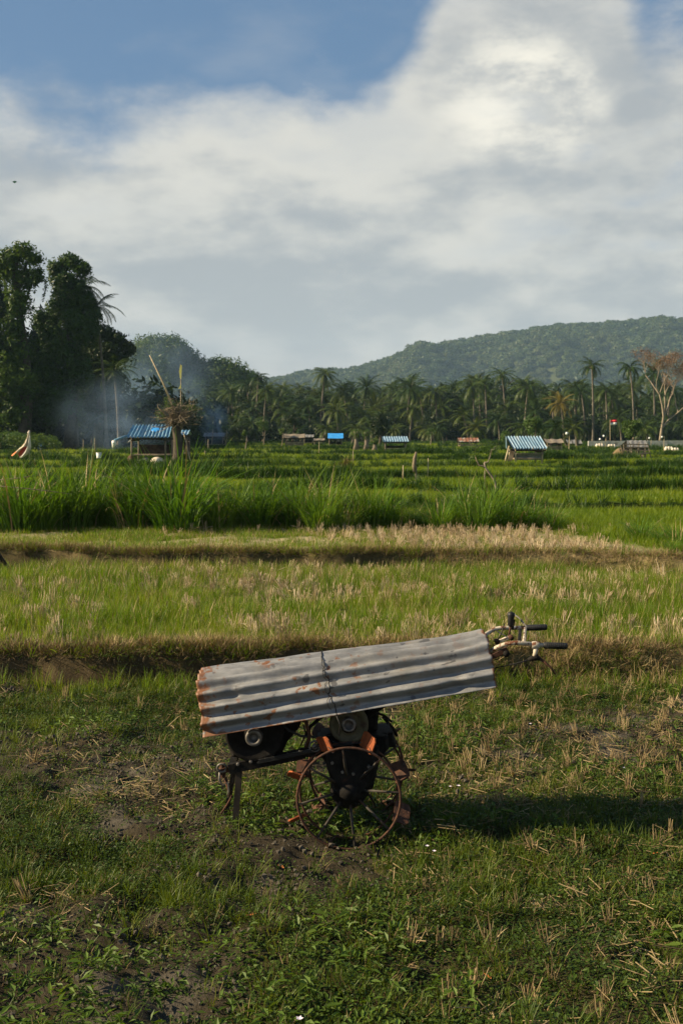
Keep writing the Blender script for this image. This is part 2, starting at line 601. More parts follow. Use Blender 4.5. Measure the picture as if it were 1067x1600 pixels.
# ------------------------------------------------------------------ terrain
BANKS = [(10.05, .23, .06), (16.9, .23, .07), (27, .18, .14), (33, .15, .16), (40, .15, .18), (50, .15, .22),
         (62, .15, .3), (76, .15, .35), (95, .2, .4), (120, .2, .5), (150, .2, .6)]


def bank_y(k, x):
    Y0 = BANKS[k][0]
    s = .012 * Y0 + .1
    x = np.asarray(x, dtype=float)
    off = (fbm(x * .35 + 11 * k, x * 0 + k * 3.1, 5, 3) - .5) * 2 * s * 1.6
    if k < 2:
        off = off + (vn(x * 2.7, x * 0 + k, 9) - .5) * .16
    if k == 1:
        off = off - .9 * sst((x - 3.2) / 3.0) + .5 * sst((-x - 1) / 5)
    if k >= 2:
        off = off + (vn(x * .05, x * 0 + k * 7.3, 21) - .5) * .12 * Y0 * .6
    return Y0 + off


HOLES = [(330, 1395, .10, .06), (440, 1290, .09, .06), (205, 1225, .09, .06), (250, 1215, .08, .05), (60, 1222, .08, .05),
         (455, 1350, .10, .05), (1000, 1500, .09, .04), (70, 1400, .1, .05), (505, 1365, .07, .05), (330, 1255, .08, .04),
         (190, 1430, .12, .05), (430, 1480, .10, .05), (380, 1115, .10, .05), (200, 1385, .09, .04), (90, 1300, .09, .05)]


def ray_ground(px, py, z=0.0):
    a = P(px, py, 1.0) - CAM
    t = (z - CAM.z) / a.z
    return CAM + a * t


HW = [(*ray_ground(a, b)[:2], r_, d_) for a, b, r_, d_ in HOLES]


def bare(x, y):
    """0..1: how bare the soil is in the near field"""
    n = fbm(x * .9 + 3, y * .9, 31, 4)
    b = sst((n - .45) / .13) * .85 * (1 - .75 * sst((x + .2) / .6) * sst((5.6 - y) / .5))
    c = .88 * np.exp(-(((x + .32) / .62) ** 2 + ((y - 5.75) / .85) ** 2) ** 2)
    c2 = .78 * np.exp(-(((x + 1.35) / 1.1) ** 2 + ((y - 7.4) / 1.0) ** 2) ** 2)
    c3 = .7 * np.exp(-(((x - .9) / .5) ** 2 + ((y - 6.9) / .35) ** 2))
    b = np.maximum(np.maximum(np.maximum(b, c), c2), c3)
    return np.clip(b, 0, 1)


def gz(x, y):
    x = np.asarray(x, dtype=float); y = np.asarray(y, dtype=float)
    z = np.zeros(np.broadcast(x, y).shape)
    for k, (Y0, dz, wd) in enumerate(BANKS):
        Yk = bank_y(k, x)
        rt = sst((x - .5) / 1.4) if k < 2 else 0.0
        wv = wd * (1 + 5 * rt)
        z = z + dz * sst((y - Yk + wv * .3 * rt) / wv)
        if k < 2:
            z = z - .05 * (1 - rt) * np.exp(-((y - Yk + .06) / .08) ** 2)
        dk = .05
        z = z + dk * np.exp(-((y - Yk - wd - .12) / (.16 + .004 * Y0)) ** 2)
    near = 1 - sst((y - 30) / 20)
    z = z + near * ((fbm(x * 1.6, y * 1.6, 1, 4) - .5) * .10)
    nn = 1 - sst((y - 11) / 3)
    z = z + nn * ((fbm(x * 6, y * 6, 2, 4) - .5) * .10)
    z = z - nn * .035 * sst((vn(x * 4.3, y * 4.3, 8) - .72) / .2)
    bb = bare(x, y) * nn
    z = z + bb * ((fbm(x * 11, y * 11, 3, 4) - .5) * .075)
    for hx, hy, r_, d_ in HW:
        z = z - d_ * 1.4 * np.exp(-(((x - hx) ** 2 + (y - hy) ** 2) / (r_ * .75) ** 2))
        z = z + d_ * .35 * np.exp(-((np.sqrt((x - hx) ** 2 + (y - hy) ** 2) - r_ * 1.25) / (r_ * .4)) ** 2)
    # gentle large undulation far away
    z = z + sst((y - 200) / 300) * .4
    return z


def gzs(x, y):
    return float(gz(np.array([x]), np.array([y]))[0])


def axis_pts(lo_step, lim, grow, far):
    pts = [0.0]
    while pts[-1] < far:
        p = pts[-1]
        pts.append(p + (lo_step if p < lim else max(lo_step, p * grow)))
    return np.array(pts)


def build_ground():
    xs = axis_pts(.04, 3.6, .022, 150)
    xs = np.concatenate([-xs[::-1][:-1], xs])
    ys = [-6.0, -3, -1, .5, 1.6]
    y = 2.2
    while y < 260:
        ys.append(y)
        st = .035 if y < 10.8 else max(.05, .0055 * y)
        # finer rows where a bank is cut
        for (Y0, dz, wd) in BANKS:
            if abs(y - Y0) < .012 * Y0 + .8 and y > 10.8: st = min(st, max(.05, .0035 * y))
        y += st
    ys = np.array(ys + [300, 400])
    X, Y = np.meshgrid(xs, ys)
    Z = gz(X, Y)
    nx, ny = len(xs), len(ys)
    idx = np.arange(nx * ny).reshape(ny, nx)
    f = np.stack([idx[:-1, :-1], idx[:-1, 1:], idx[1:, 1:], idx[1:, :-1]], -1).reshape(-1, 4)
    me = np_mesh('ground', np.stack([X, Y, Z], -1).reshape(-1, 3), f, M['ground'], smooth=True)
    # colour of the ground, with shade painted into the bank faces
    soil = np.array((.044, .035, .024)); moss = np.array((.040, .036, .014)); pale = np.array((.11, .098, .078))
    t1 = np.array((.10, .115, .022)); dry = np.array((.17, .125, .06)); straw = np.array((.36, .29, .18))
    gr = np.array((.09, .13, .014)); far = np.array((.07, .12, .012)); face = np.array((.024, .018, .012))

    def mixc(a, b, t): return a * (1 - t[..., None]) + b * t[..., None]
    c = np.broadcast_to(moss, X.shape + (3,)).copy()
    c = mixc(c, soil, bare(X, Y))
    c = mixc(c, pale, sst((fbm(X * 3, Y * 3, 41, 3) - .6) / .1) * bare(X, Y) * .6)
    c = mixc(c, t1 + 0 * c, sst((Y - bank_y(0, X)) / .2))
    s2 = sst((Y - bank_y(1, X)) / .2)
    c = mixc(c, gr + 0 * c, s2)
    rightgreen = sst((X - (5.0 - (Y - 17) * .25)) / .8)
    st2 = s2 * (1 - sst((Y - 21.2) / .6)) * np.clip(sst((fbm(X * .5, Y * 1.2, 51, 3) - .47) / .1) + .8 * sst((X - .3) / 1.0), 0, 1) * (1 - rightgreen)
    c = mixc(c, straw + 0 * c, st2 * .8)
    c = mixc(c, far + 0 * c, sst((Y - 22) / 3))
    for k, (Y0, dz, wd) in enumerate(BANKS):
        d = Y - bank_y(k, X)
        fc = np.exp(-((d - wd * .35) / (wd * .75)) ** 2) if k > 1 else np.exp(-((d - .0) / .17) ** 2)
        c = mixc(c, face + 0 * c, fc * ((.95 - .6 * sst((X - .9) / 1.6)) if k < 2 else .8))  # brown bank earth, painted darker to deepen the shade along face and foot
        if k < 2:
            c = mixc(c, dry + 0 * c, np.exp(-((d - wd - .16) / .18) ** 2) * (.55 + .45 * vn(X * 1.7, X * 0 + k, 12)))
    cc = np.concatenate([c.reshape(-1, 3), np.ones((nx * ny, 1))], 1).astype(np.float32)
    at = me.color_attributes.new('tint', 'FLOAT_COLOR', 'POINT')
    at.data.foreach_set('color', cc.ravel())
    o = bpy.data.objects.new('ground', me)
    COL.objects.link(o)
    tag(o, kind='structure')
    # the plain beyond, out to the horizon
    mb = MB()
    for (x0, x1, y0, y1) in ((-2500, -150, -400, 2450), (150, 2500, -400, 2450), (-150, 150, 400, 2450), (-150, 150, -400, -6)):
        mb.add([(x0, y0, 1.6 if y0 > 0 else -.1), (x1, y0, 1.6 if y0 > 0 else -.1), (x1, y1, 1.9), (x0, y1, 1.9)], [(0, 1, 2, 3)])
    # side sheets slope gently from the near level to the far one
    mb2 = MB()
    for sx in (-1, 1):
        xs_ = (sx * 150, sx * 2500)
        rows = [(-400, -.05), (9, -.05), (60, .9), (150, 1.75), (260, 1.9), (2450, 2.3)]
        vs = [(x_, y_, z_) for y_, z_ in rows for x_ in xs_]
        mb2.add(vs, [(2 * i, 2 * i + 1, 2 * i + 3, 2 * i + 2) for i in range(5)])
    mb2.add([(-150, 400, 2.3), (150, 400, 2.3), (150, 2450, 2.3), (-150, 2450, 2.3)], [(0, 1, 2, 3)])
    mb2.add([(-150, -400, -.05), (150, -400, -.05), (150, -6, -.05), (-150, -6, -.05)], [(0, 1, 2, 3)])
    p = mb2.obj('plain', M['hill'])
    tag(p, kind='structure')


build_ground()

# ------------------------------------------------------------------ scattering
_src_count = 0


def source_collection(name, meshes):
    c = bpy.data.collections.new(name)
    for i, me in enumerate(meshes):
        o = bpy.data.objects.new(name + '_piece', me)
        c.objects.link(o)
    return c


def gn_group(coll):
    ng = bpy.data.node_groups.new('scatter', 'GeometryNodeTree')
    ng.interface.new_socket('Geometry', in_out='INPUT', socket_type='NodeSocketGeometry')
    ng.interface.new_socket('Geometry', in_out='OUTPUT', socket_type='NodeSocketGeometry')
    gi = ng.nodes.new('NodeGroupInput'); go = ng.nodes.new('NodeGroupOutput')
    ci = ng.nodes.new('GeometryNodeCollectionInfo')
    ci.inputs['Collection'].default_value = coll
    ci.inputs['Separate Children'].default_value = True
    ci.inputs['Reset Children'].default_value = True
    ip = ng.nodes.new('GeometryNodeInstanceOnPoints')
    ip.inputs['Pick Instance'].default_value = True

    def attr(nm, tp):
        n = ng.nodes.new('GeometryNodeInputNamedAttribute'); n.data_type = tp
        n.inputs['Name'].default_value = nm
        return n.outputs[0]
    ng.links.new(gi.outputs[0], ip.inputs['Points'])
    ng.links.new(ci.outputs[0], ip.inputs['Instance'])
    ng.links.new(attr('pick', 'INT'), ip.inputs['Instance Index'])
    ng.links.new(attr('rot', 'FLOAT_VECTOR'), ip.inputs['Rotation'])
    ng.links.new(attr('scl', 'FLOAT_VECTOR'), ip.inputs['Scale'])
    ng.links.new(ip.outputs[0], go.inputs[0])
    return ng


def scatter(name, pts, meshes, scale=(.8, 1.2), tilt=.12, label=None, cat=None, zs=None, rot=None):
    n = len(pts)
    if n == 0: return None
    me = bpy.data.meshes.new(name)
    me.vertices.add(n)
    me.vertices.foreach_set('co', np.asarray(pts, dtype=np.float32).ravel())
    a = me.attributes.new('pick', 'INT', 'POINT'); a.data.foreach_set('value', rng.integers(0, len(meshes), n).astype(np.int32))
    r = np.stack([rng.normal(0, tilt, n), rng.normal(0, tilt, n), rng.uniform(0, 2 * PI, n)], -1) if rot is None else rot
    a = me.attributes.new('rot', 'FLOAT_VECTOR', 'POINT'); a.data.foreach_set('vector', r.astype(np.float32).ravel())
    s = rng.uniform(scale[0], scale[1], n) if not isinstance(scale, np.ndarray) else scale
    sz = s if zs is None else s * zs
    S = np.stack([s, s, sz], -1)
    a = me.attributes.new('scl', 'FLOAT_VECTOR', 'POINT'); a.data.foreach_set('vector', S.astype(np.float32).ravel())
    o = bpy.data.objects.new(name, me)
    COL.objects.link(o)
    md = o.modifiers.new('scatter', 'NODES')
    md.node_group = gn_group(source_collection(name, meshes))
    tag(o, label, cat, kind='stuff')
    return o


def area_pts(n, y0, y1, k=.375, pad=.6):
    """n random points of even density in the trapezium between y0 and y1"""
    y = rng.uniform(y0, y1, int(n * 2.2))
    wd = k * y + pad
    keep = rng.uniform(0, 1, len(y)) < wd / (k * y1 + pad)
    y = y[keep][:n]; wd = wd[keep][:n]
    return rng.uniform(-1, 1, len(y)) * wd, y


def tuft(n, h, wd, spread, lean=.35, curl=.7, seg=3, mats=None, dry=0.0):
    mb = MB()
    for i in range(n):
        a = random.uniform(0, 2 * PI); rr = spread * math.sqrt(random.random())
        hh = random.uniform(*h)
        mb.blade((rr * math.cos(a), rr * math.sin(a), -.01), hh, wd * random.uniform(.7, 1.2), a + random.uniform(-1, 1),
                 random.uniform(0, lean), random.uniform(.1, curl), seg, 1 if random.random() < dry else 0, random.uniform(-.8, .8))
    return mb.mesh('tuft', mats)


def leafy(n, size, hgt, spread, mats, long=2.2, stalk=True):
    """low weed: oval leaves held flat-ish on short stalks"""
    mb = MB()
    for i in range(n):
        a = random.uniform(0, 2 * PI); rr = spread * math.sqrt(random.random())
        z = random.uniform(.2, 1) * hgt
        c = Vector((rr * math.cos(a), rr * math.sin(a), z))
        d = Vector((math.cos(a + random.uniform(-1, 1)), math.sin(a + random.uniform(-1, 1)), random.uniform(-.35, .7))).normalized()
        sd = d.cross(Vector((0, 0, 1))).normalized()
        sd = (sd + Vector((0, 0, random.uniform(-.4, .4)))).normalized()
        L = size * random.uniform(.6, 1.2); ww = L / long
        p0 = c; p1 = c + d * L * .45 + Vector((0, 0, .03 * L)); p2 = c + d * L - Vector((0, 0, L * .18))
        mb.add([p0, p1 - sd * ww / 2, p2, p1 + sd * ww / 2], [(0, 1, 2), (0, 2, 3)])
        if stalk:
            mb.add([(c.x * .3, c.y * .3, 0), (c.x * .3 + .002, c.y * .3, 0), c], [(0, 1, 2)])
    return mb.mesh('weed', mats)


def put(x, y, dz=0.0):
    return np.stack([x, y, gz(x, y) + dz], -1)


def near_vegetation():
    b_ = lambda x, y: bare(x, y)
    # small leaved ground cover
    v = [leafy(26, .022, .03, .085, [M['weed']], 1.7, False) for _ in range(5)]
    x, y = area_pts(20000, 2.9, 10.2)
    keep = rng.uniform(0, 1, len(x)) > b_(x, y) * .85 + .12
    scatter('ground_cover', put(x[keep], y[keep]), v, (.6, 1.3), .15, 'small leaved weeds matting the near field', 'weeds')
    # short grass
    v = [tuft(20, (.03, .095), .0036, .05, .9, 1.4, 3, [M['grass'], M['straw_dark']], .16) for _ in range(6)]
    x, y = area_pts(13000, 2.9, 10.3)
    keep = rng.uniform(0, 1, len(x)) > b_(x, y) * .93 + .12 * fbm(x * 2, y * 2, 61, 2)
    scatter('short_grass', put(x[keep], y[keep]), v, (.6, 1.35), .2, 'short green grass of the near field', 'grass')
    # longer thin grass in patches
    v = [tuft(15, (.08, .20), .0038, .05, .6, 1.3, 5, [M['grass']], 0) for _ in range(5)]
    x, y = area_pts(3800, 2.9, 10.2)
    k = fbm(x * 1.3, y * 1.3, 71, 3)
    keep = (rng.uniform(0, 1, len(x)) < sst((k - .54) / .12)) & (b_(x, y) < .6)
    ex = np.concatenate([rng.normal(-.62, .16, 60), rng.normal(-.95, .2, 40), rng.normal(-2.3, .3, 60), rng.normal(-1.9, .5, 60)])
    ey = np.concatenate([rng.normal(5.35, .18, 60), rng.normal(5.1, .2, 40), rng.normal(8.2, .4, 60), rng.normal(9.2, .3, 60)])
    scatter('long_grass', put(np.concatenate([x[keep], ex]), np.concatenate([y[keep], ey])), v, (.55, 1.1), .15, 'longer thin grass growing in patches', 'grass')
    # broad-leaved weeds
    v = [leafy(16, .062, .07, .09, [M['weed_bright']], 3.0) for _ in range(5)]
    x, y = area_pts(3600, 2.9, 9.8)
    k = fbm(x * 1.1 + 7, y * 1.1, 81, 3) + .12 * sst((5.2 - y) / 1.2)
    keep = (k > .56 - .03 * (y < 4.8)) & (b_(x, y) < .9) & (rng.uniform(0, 1, len(x)) < .6)
    scatter('broad_leaved_weeds', put(x[keep], y[keep]), v, (.5, 1.1), .15, 'bright broad leaved weeds in the near field', 'weeds')
    # straw lying on the soil
    vs = []
    for _ in range(5):
        mb = MB()
        for i in range(7):
            a = random.uniform(0, PI); L = random.uniform(.03, .12)
            c = Vector((random.uniform(-.08, .08), random.uniform(-.08, .08), random.uniform(.006, .02)))
            d = Vector((math.cos(a), math.sin(a), random.uniform(-.1, .25))) * L / 2
            mb.beam(c - d, c + d, random.uniform(.0018, .0036), .0018, m=1 if random.random() < .4 else 0)
        vs.append(mb.mesh('straw', [M['straw'], M['straw_dark']]))
    x, y = area_pts(4200, 2.9, 10.2)
    k = -.07 * (x < .2) + fbm(x * 1.5 + 2, y * 1.5, 91, 3) + .07 * sst((x - .2) / .8)
    keep = rng.uniform(0, 1, len(x)) < sst((k - .44) / .16) * .85
    scatter('straw_litter', put(x[keep], y[keep]), vs, (.6, 1.5), .2, 'dry straw lying over the near field', 'straw')
    # soil crumbs
    vs = []
    for _ in range(4):
        mb = MB()
        for i in range(6):
            c = Vector((random.uniform(-.06, .06), random.uniform(-.06, .06), 0)); r_ = random.uniform(.004, .013)
            rot = Matrix.Rotation(random.uniform(0, 6), 3, Vector((random.random(), random.random(), random.random() + .1)).normalized())
            pts_ = [rot @ Vector(q) * r_ * random.uniform(.7, 1.2) + c for q in ((1, 0, 0), (-1, 0, 0), (0, 1, 0), (0, -1, 0), (0, 0, 1), (0, 0, -1))]
            mb.add(pts_, [(0, 2, 4), (2, 1, 4), (1, 3, 4), (3, 0, 4), (2, 0, 5), (1, 2, 5), (3, 1, 5), (0, 3, 5)])
        vs.append(mb.mesh('crumb', [M['crumb']]))
    x, y = area_pts(4000, 2.9, 9.8)
    keep = b_(x, y) > .25
    scatter('soil_crumbs', put(x[keep], y[keep]), vs, (.5, 1.5), .3, 'crumbled dry soil between the weeds', 'soil')


M['crumb'] = surf('soil_crumb', (.05, .042, .032), (.09, .078, .06), 9, .95)
near_vegetation()

SHADOWED = []


def stubble_mesh():
    mb = MB()
    for i in range(random.randint(12, 20)):
        a = random.uniform(0, 2 * PI); rr = random.uniform(0, .026)
        p0 = Vector((rr * math.cos(a), rr * math.sin(a), -.03))
        L = random.uniform(.05, .17)
        ln = abs(random.gauss(0, .22))
        d = Vector((math.sin(ln) * math.cos(a), math.sin(ln) * math.sin(a), math.cos(ln)))
        p1 = p0 + d * (L + .03)
        ww = random.uniform(.004, .007)
        pm = (p0 + p1) / 2 + Vector((random.gauss(0, .006), random.gauss(0, .006), 0))
        if random.random() < .2: p1 = pm + Vector((math.cos(a), math.sin(a), random.uniform(-.4, .5))) * L * .5
        mb.tube([p0, pm, p1], [ww * .5, ww * .5, ww * .4], 4, True, 1 if random.random() < .35 else 0)
    for i in range(5):
        a = random.uniform(0, 2 * PI)
        mb.blade((0, 0, -.01), random.uniform(.07, .15), .006, a, random.uniform(.3, .9), random.uniform(.5, 1.6), 3)
    return mb.mesh('rice_stubble', [M['straw'], M['straw_dark']])


STUB = [stubble_mesh() for _ in range(9)]
M['straw_pale'] = leafmat('pale_straw', [(.34, .26, .15), (.48, .38, .25), (.60, .50, .36)], .15, rough=.7)
STUBP = []
for m_ in STUB[:5]:
    c_ = m_.copy(); c_.materials[0] = M['straw_pale']; c_.materials[1] = M['straw']; STUBP.append(c_)


def near_stubble():
    pts = []
    # clearly seen tufts of the foreground, placed one by one
    seen = [(690, 1478), (765, 1480), (315 + 533, 1480), (810, 1435), (668, 1395), (705, 1470), (560 + 248, 1418), (945, 1315), (950, 1445),
            (830, 1335), (1025, 1320), (690, 1235), (725, 1210), (755, 1190), (800, 1215), (850, 1200), (845, 1240), (890, 1195),
            (905, 1165), (960, 1180), (1000, 1190), (930, 1130), (970, 1140), (1015, 1150), (1040, 1230), (665, 1130), (710, 1115),
            (770, 1120), (805, 1140), (655, 1195), (700, 1590 - 240), (540 + 240, 1380), (1010, 1390), (870, 1370), (640, 1480), (730, 1580),
            (700, 1560), (830, 1560), (760, 1310), (700, 1300), (980, 1240), (1045, 1310), (905, 1330), (720, 1165), (870, 1120), (995, 1100)]
    for ii, (px, py) in enumerate(seen):
        if ii % 4 == 3: continue
        q = ray_ground(px, py)
        pts.append((q.x, q.y, random.uniform(.6, .95)))
    n = 0
    while len(pts) < 270 and n < 20000:
        n += 1
        y = random.uniform(3.6, 10.0); x = random.uniform(-.36 * y, .36 * y)
        right = float(sst(np.array((x - .1) / .7)))
        farr = float(sst(np.array((y - 6) / 2.0)))
        dn = .015 + .97 * right * (.06 + .94 * farr)
        if x < 0 and y > 9: dn = .15
        dn *= .25 + 1.2 * float(sst((fbm(np.array([x * .8]), np.array([y * .8]), 77, 2)[0] - .35) / .25))
        if random.random() > dn: continue
        # keep rough planting rows
        x = round(x / .22) * .22 + random.gauss(0, .06) + .05 * math.sin(y); y = round(y / .22) * .22 + random.gauss(0, .06)
        if any((x - a) ** 2 + (y - b) ** 2 < .012 for a, b, _ in pts): continue
        if abs(x) < .85 and 5.75 < y < 6.9: continue
        pts.append((x, y, random.uniform(.4, .95)))
    for i, (x, y, s) in enumerate(pts):
        o = bpy.data.objects.new('rice_stubble', STUB[i % len(STUB)])
        COL.objects.link(o)
        o.location = (x, y, gzs(x, y))
        o.rotation_euler = (random.gauss(0, .16), random.gauss(0, .16), random.uniform(0, 6.28))
        o.scale = (s * random.uniform(.8, 1.2), s * random.uniform(.8, 1.2), s)
        sec = ('near the bottom edge' if y < 4.7 else 'just below the shadow band' if y < 5.9 else 'beside the shadow band' if y < 7 else 'midway between tractor and bank' if y < 8.6 else 'close below the first bank')
        side = 'left of the tractor' if x < -.8 else 'right of the tractor' if x > 1.0 else 'in line with the tractor'
        tag(o, 'pale cut straw tuft ' + sec + ', ' + side, 'stubble', 'rice stubble ' + sec + ', ' + side)


near_stubble()


def clear_of_huts(x, y):
    """trodden ground in front of and under the field huts"""
    ok = np.ones(len(x), dtype=bool)
    for px, Y, hw, fr in ((232, 57, 1.5, 5.0), (826, 57, 1.3, 5.0), (618, 89, 1.4, 8.0), (995, 68, 1.2, 5.0), (866, 82, .9, 4), (459, 118, 1.3, 7), (524, 116, 1.1, 7), (732, 116, 1.4, 7)):
        cx = (px - 533.5) / F * Y
        ok &= ~((np.abs(x - cx) < hw) & (y > Y - fr) & (y < Y + 2.4))
    return ok


def terrace_vegetation():
    # first terrace: bright thin regrowth with straw
    v = [tuft(20, (.08, .27), .0048, .06, .40, .7, 3, [M['field'], M['straw']], .12) for _ in range(7)]
    x, y = area_pts(15500, 10.0, 17.2)
    d0 = y - bank_y(0, x); d1 = y - bank_y(1, x)
    keep = (d0 > .38) & (d1 < -.10 - .35 * vn(x * 1.3, x * 0, 171)) & (rng.uniform(0, 1, len(x)) < .35 + .9 * fbm(x * .8, y * 1.1, 101, 3))
    hk = .30 + .95 * fbm(x * .7 + 4, y * .9, 111, 3)
    scatter('terrace_grass', put(x[keep], y[keep]), v, (rng.uniform(.5, 1.5, keep.sum()) * hk[keep]), .12, 'bright yellow green grass regrowing on the first terrace', 'grass')
    x, y = area_pts(2300, 10.4, 16.9)
    k = fbm(x * .55, y * .8, 121, 3)
    keep = (y - bank_y(0, x) > .2) & (y - bank_y(1, x) < -.1) & (rng.uniform(0, 1, len(x)) < sst((k - .40) / .2))
    scatter('terrace_stubble', put(x[keep], y[keep], .0), STUBP, (.7, 1.5), .25, 'pale rice stubble scattered over the grassy first terrace', 'stubble')
    # dry grass hanging over the bank crests and green tufts at their foot
    v = [tuft(22, (.07, .17), .005, .06, 1.2, 1.6, 4, [M['straw_dark'], M['field'], M['straw']], .35) for _ in range(5)]
    P_ = []
    for k, n in ((0, 1500), (1, 2000)):
        Y0 = BANKS[k][0]
        x = rng.uniform(-.38 * Y0 - .5, .38 * Y0 + .5, n)
        y = bank_y(k, x) + BANKS[k][2] + np.abs(rng.normal(0, .17, n)) - .01
        P_.append(put(x, y + sst((x - .9) / 1.6) * rng.normal(.1, .25, n)))
    scatter('bank_dry_grass', np.concatenate(P_), v, (.6, 1.25), .3, 'brown dry grass along the crests of the two near banks', 'grass')
    v = [tuft(20, (.06, .16), .0045, .07, 1.3, 1.5, 4, [M['straw']], 0) for _ in range(4)]
    P_ = []
    for k, n in ((0, 1500), (1, 1500)):
        Y0 = BANKS[k][0]
        x = rng.uniform(-.38 * Y0 - .5, .38 * Y0 + .5, n)
        y = bank_y(k, x) + BANKS[k][2] + .08 + np.abs(rng.normal(0, .20, n)) + sst((x - .5) / 1.4) * rng.normal(-.1, .3, n)
        ok = rng.uniform(0, 1, n) < sst((fbm(x * 1.1 + 5 * k, x * 0 + 2, 181, 3) - .32) / .25)
        P_.append(put(x[ok], y[ok]))
    scatter('bank_straw', np.concatenate(P_), v, (.6, 1.3), .35, 'pale straw lodged along the crests of the two near banks', 'straw')
    v = [tuft(14, (.10, .24), .005, .05, .4, .9, 3, [M['grass'], M['field']], .4) for _ in range(4)]
    x = rng.uniform(-4.2, 4.2, 260); y = bank_y(0, x) - np.abs(rng.normal(.0, .25, 260)) - .12
    x2 = rng.uniform(-6.5, 6.5, 260); y2 = bank_y(1, x2) - np.abs(rng.normal(0, .25, 260)) - .12
    scatter('bank_foot_grass', put(np.concatenate([x, x2]), np.concatenate([y, y2])), v, (.6, 1.2), .15, 'green grass tufts at the foot of the near banks', 'grass')
    # second terrace
    v = [tuft(16, (.05, .14), .006, .08, .5, .8, 3, [M['field'], M['straw']], .15) for _ in range(5)]
    x, y = area_pts(15000, 16.9, 22.0)
    rg = sst((x - (5.0 - (y - 17) * .25)) / .8)
    pt = sst((fbm(x * .5, y * 1.2, 51, 3) - .47) / .1)
    keep = (y - bank_y(1, x) > .1) & (rng.uniform(0, 1, len(x)) < (.85 - .65 * sst((x - .2) / 1.2)) * (1 - rg) * (1 - .85 * pt) + .08)
    scatter('second_terrace_grass', put(x[keep], y[keep]), v, (.7, 1.3), .15, 'short green grass of the second terrace', 'grass')
    # rows of pale stubble on the right of the second terrace
    xs = []; ys = []
    for r_ in np.arange(17.35, 21.6, .24):
        for c_ in np.arange(-3.4, 5.6, .23):
            xs.append(c_ + random.gauss(0, .04)); ys.append(r_ + random.gauss(0, .045))
    x = np.array(xs); y = np.array(ys)
    pr = sst((x - (-.2 - (y - 19) * .5)) / 1.0) * (1 - sst((x - (4.2 - (y - 17) * .2)) / .9)) + .30 * sst((y - 20.6) / .4)
    keep = (rng.uniform(0, 1, len(x)) < np.clip(pr, 0, 1) * .93) & (y - bank_y(1, x) > .25)
    scatter('second_terrace_stubble', put(x[keep], y[keep]), STUBP, (.9, 1.5), .2, 'rows of pale rice stubble on the right of the second terrace', 'stubble')
    # lush rice: from the right of the second terrace on, and on every terrace behind
    v1 = [tuft(18, (.12, .26), .009, .10, .42, .8, 4, [M['rice']], 0) for _ in range(6)]
    x, y = area_pts(17000, 16.2, 27.2, .5, 2)
    rg = sst((x - (5.3 - (y - 17) * .25 + .5 * (fbm(x * 0 + 3, y * 1.1, 133, 2) - .5))) / .5)
    keep = (rg > .5) & (y - bank_y(1, x) > -.2) & (rng.uniform(0, 1, len(x)) < .85)
    x, y = x[keep], y[keep]
    hk = .55 + .7 * fbm(x * .5, y * .3, 131, 2)
    x3, y3 = area_pts(13000, 22.3, 27.5, .56, 3)
    k3 = (x3 < 4.6) & (rng.uniform(0, 1, len(x3)) < .75)
    X_ = np.concatenate([x, x3[k3]]); Y_ = np.concatenate([y, y3[k3]])
    S_ = np.concatenate([hk, np.full(k3.sum(), .6)]) * rng.uniform(.75, 1.2, len(X_))
    scatter('near_rice', put(X_, Y_), v1, S_, .1, 'lush green rice on the right behind the dry field', 'rice')
    v2 = [tuft(22, (.10, .24), .014, .17, .45, .8, 3, [M['rice']], 0) for _ in range(6)]
    x, y = area_pts(42000, 27.0, 62, .56, 3)
    gap = np.zeros(len(x), dtype=bool)
    for k in range(2, 7):
        d = y - bank_y(k, x)
        gap |= (d > -.25) & (d < BANKS[k][2] * .4)
    hk = .25 + 1.5 * fbm(x * .30, y * .25, 141, 4)
    path = np.exp(-((x - (6.2 - (y - 27) * .30)) / .55) ** 2) * (y < 42)
    keep = (~gap) & (rng.uniform(0, 1, len(x)) > path * .95) & clear_of_huts(x, y)
    scatter('middle_rice', put(x[keep], y[keep]), v2, hk[keep] * rng.uniform(.75, 1.2, keep.sum()), .1, 'green rice filling the middle terraces', 'rice')
    vd = [tuft(26, (.25, .52), .018, .13, .5, 1.0, 4, [M['dike']], 0) for _ in range(5)]
    PX = []; PS = []
    for k in range(2, 11):
        Y0 = BANKS[k][0]
        n_ = int(900 + 16 * Y0)
        n_ = int(n_ * 1.35); xx = rng.uniform(-.57 * Y0 - 2, .57 * Y0 + 2, n_)
        yy = bank_y(k, xx) + BANKS[k][2] * rng.uniform(-.2, 1.2, n_) + rng.normal(0, .05 + .002 * Y0, n_)
        hd = .32 + .95 * fbm(xx * .25 + k * 5, xx * 0 + k, 161, 3)
        ok = rng.uniform(0, 1, n_) < 1.8 * fbm(xx * .16 + k * 9, xx * 0 + k, 163, 2) - .20
        ok &= clear_of_huts(xx, yy)
        PX.append(put(xx[ok], yy[ok])); PS.append((hd * rng.uniform(.7, 1.2, n_) * (1 + .003 * Y0))[ok])
    scatter('dike_grass', np.concatenate(PX), vd, np.concatenate(PS), .15, 'taller darker grass along the edges of the rice terraces', 'grass')
    v3 = [tuft(22, (.12, .26), .032, .40, .5, .8, 2, [M['rice']], 0) for _ in range(5)]
    x, y = area_pts(46000, 62, 172, .56, 3)
    gap = np.zeros(len(x), dtype=bool)
    for k in range(7, 11):
        d = y - bank_y(k, x)
        gap |= (d > -.5) & (d < BANKS[k][2] * .5)
    hk = .3 + 1.4 * fbm(x * .13, y * .10, 151, 4)
    keep = (~gap) & clear_of_huts(x, y)
    scatter('far_rice', put(x[keep], y[keep]), v3, hk[keep] * rng.uniform(.75, 1.2, keep.sum()), .1, 'green rice of the far terraces below the palms', 'rice')


terrace_vegetation()


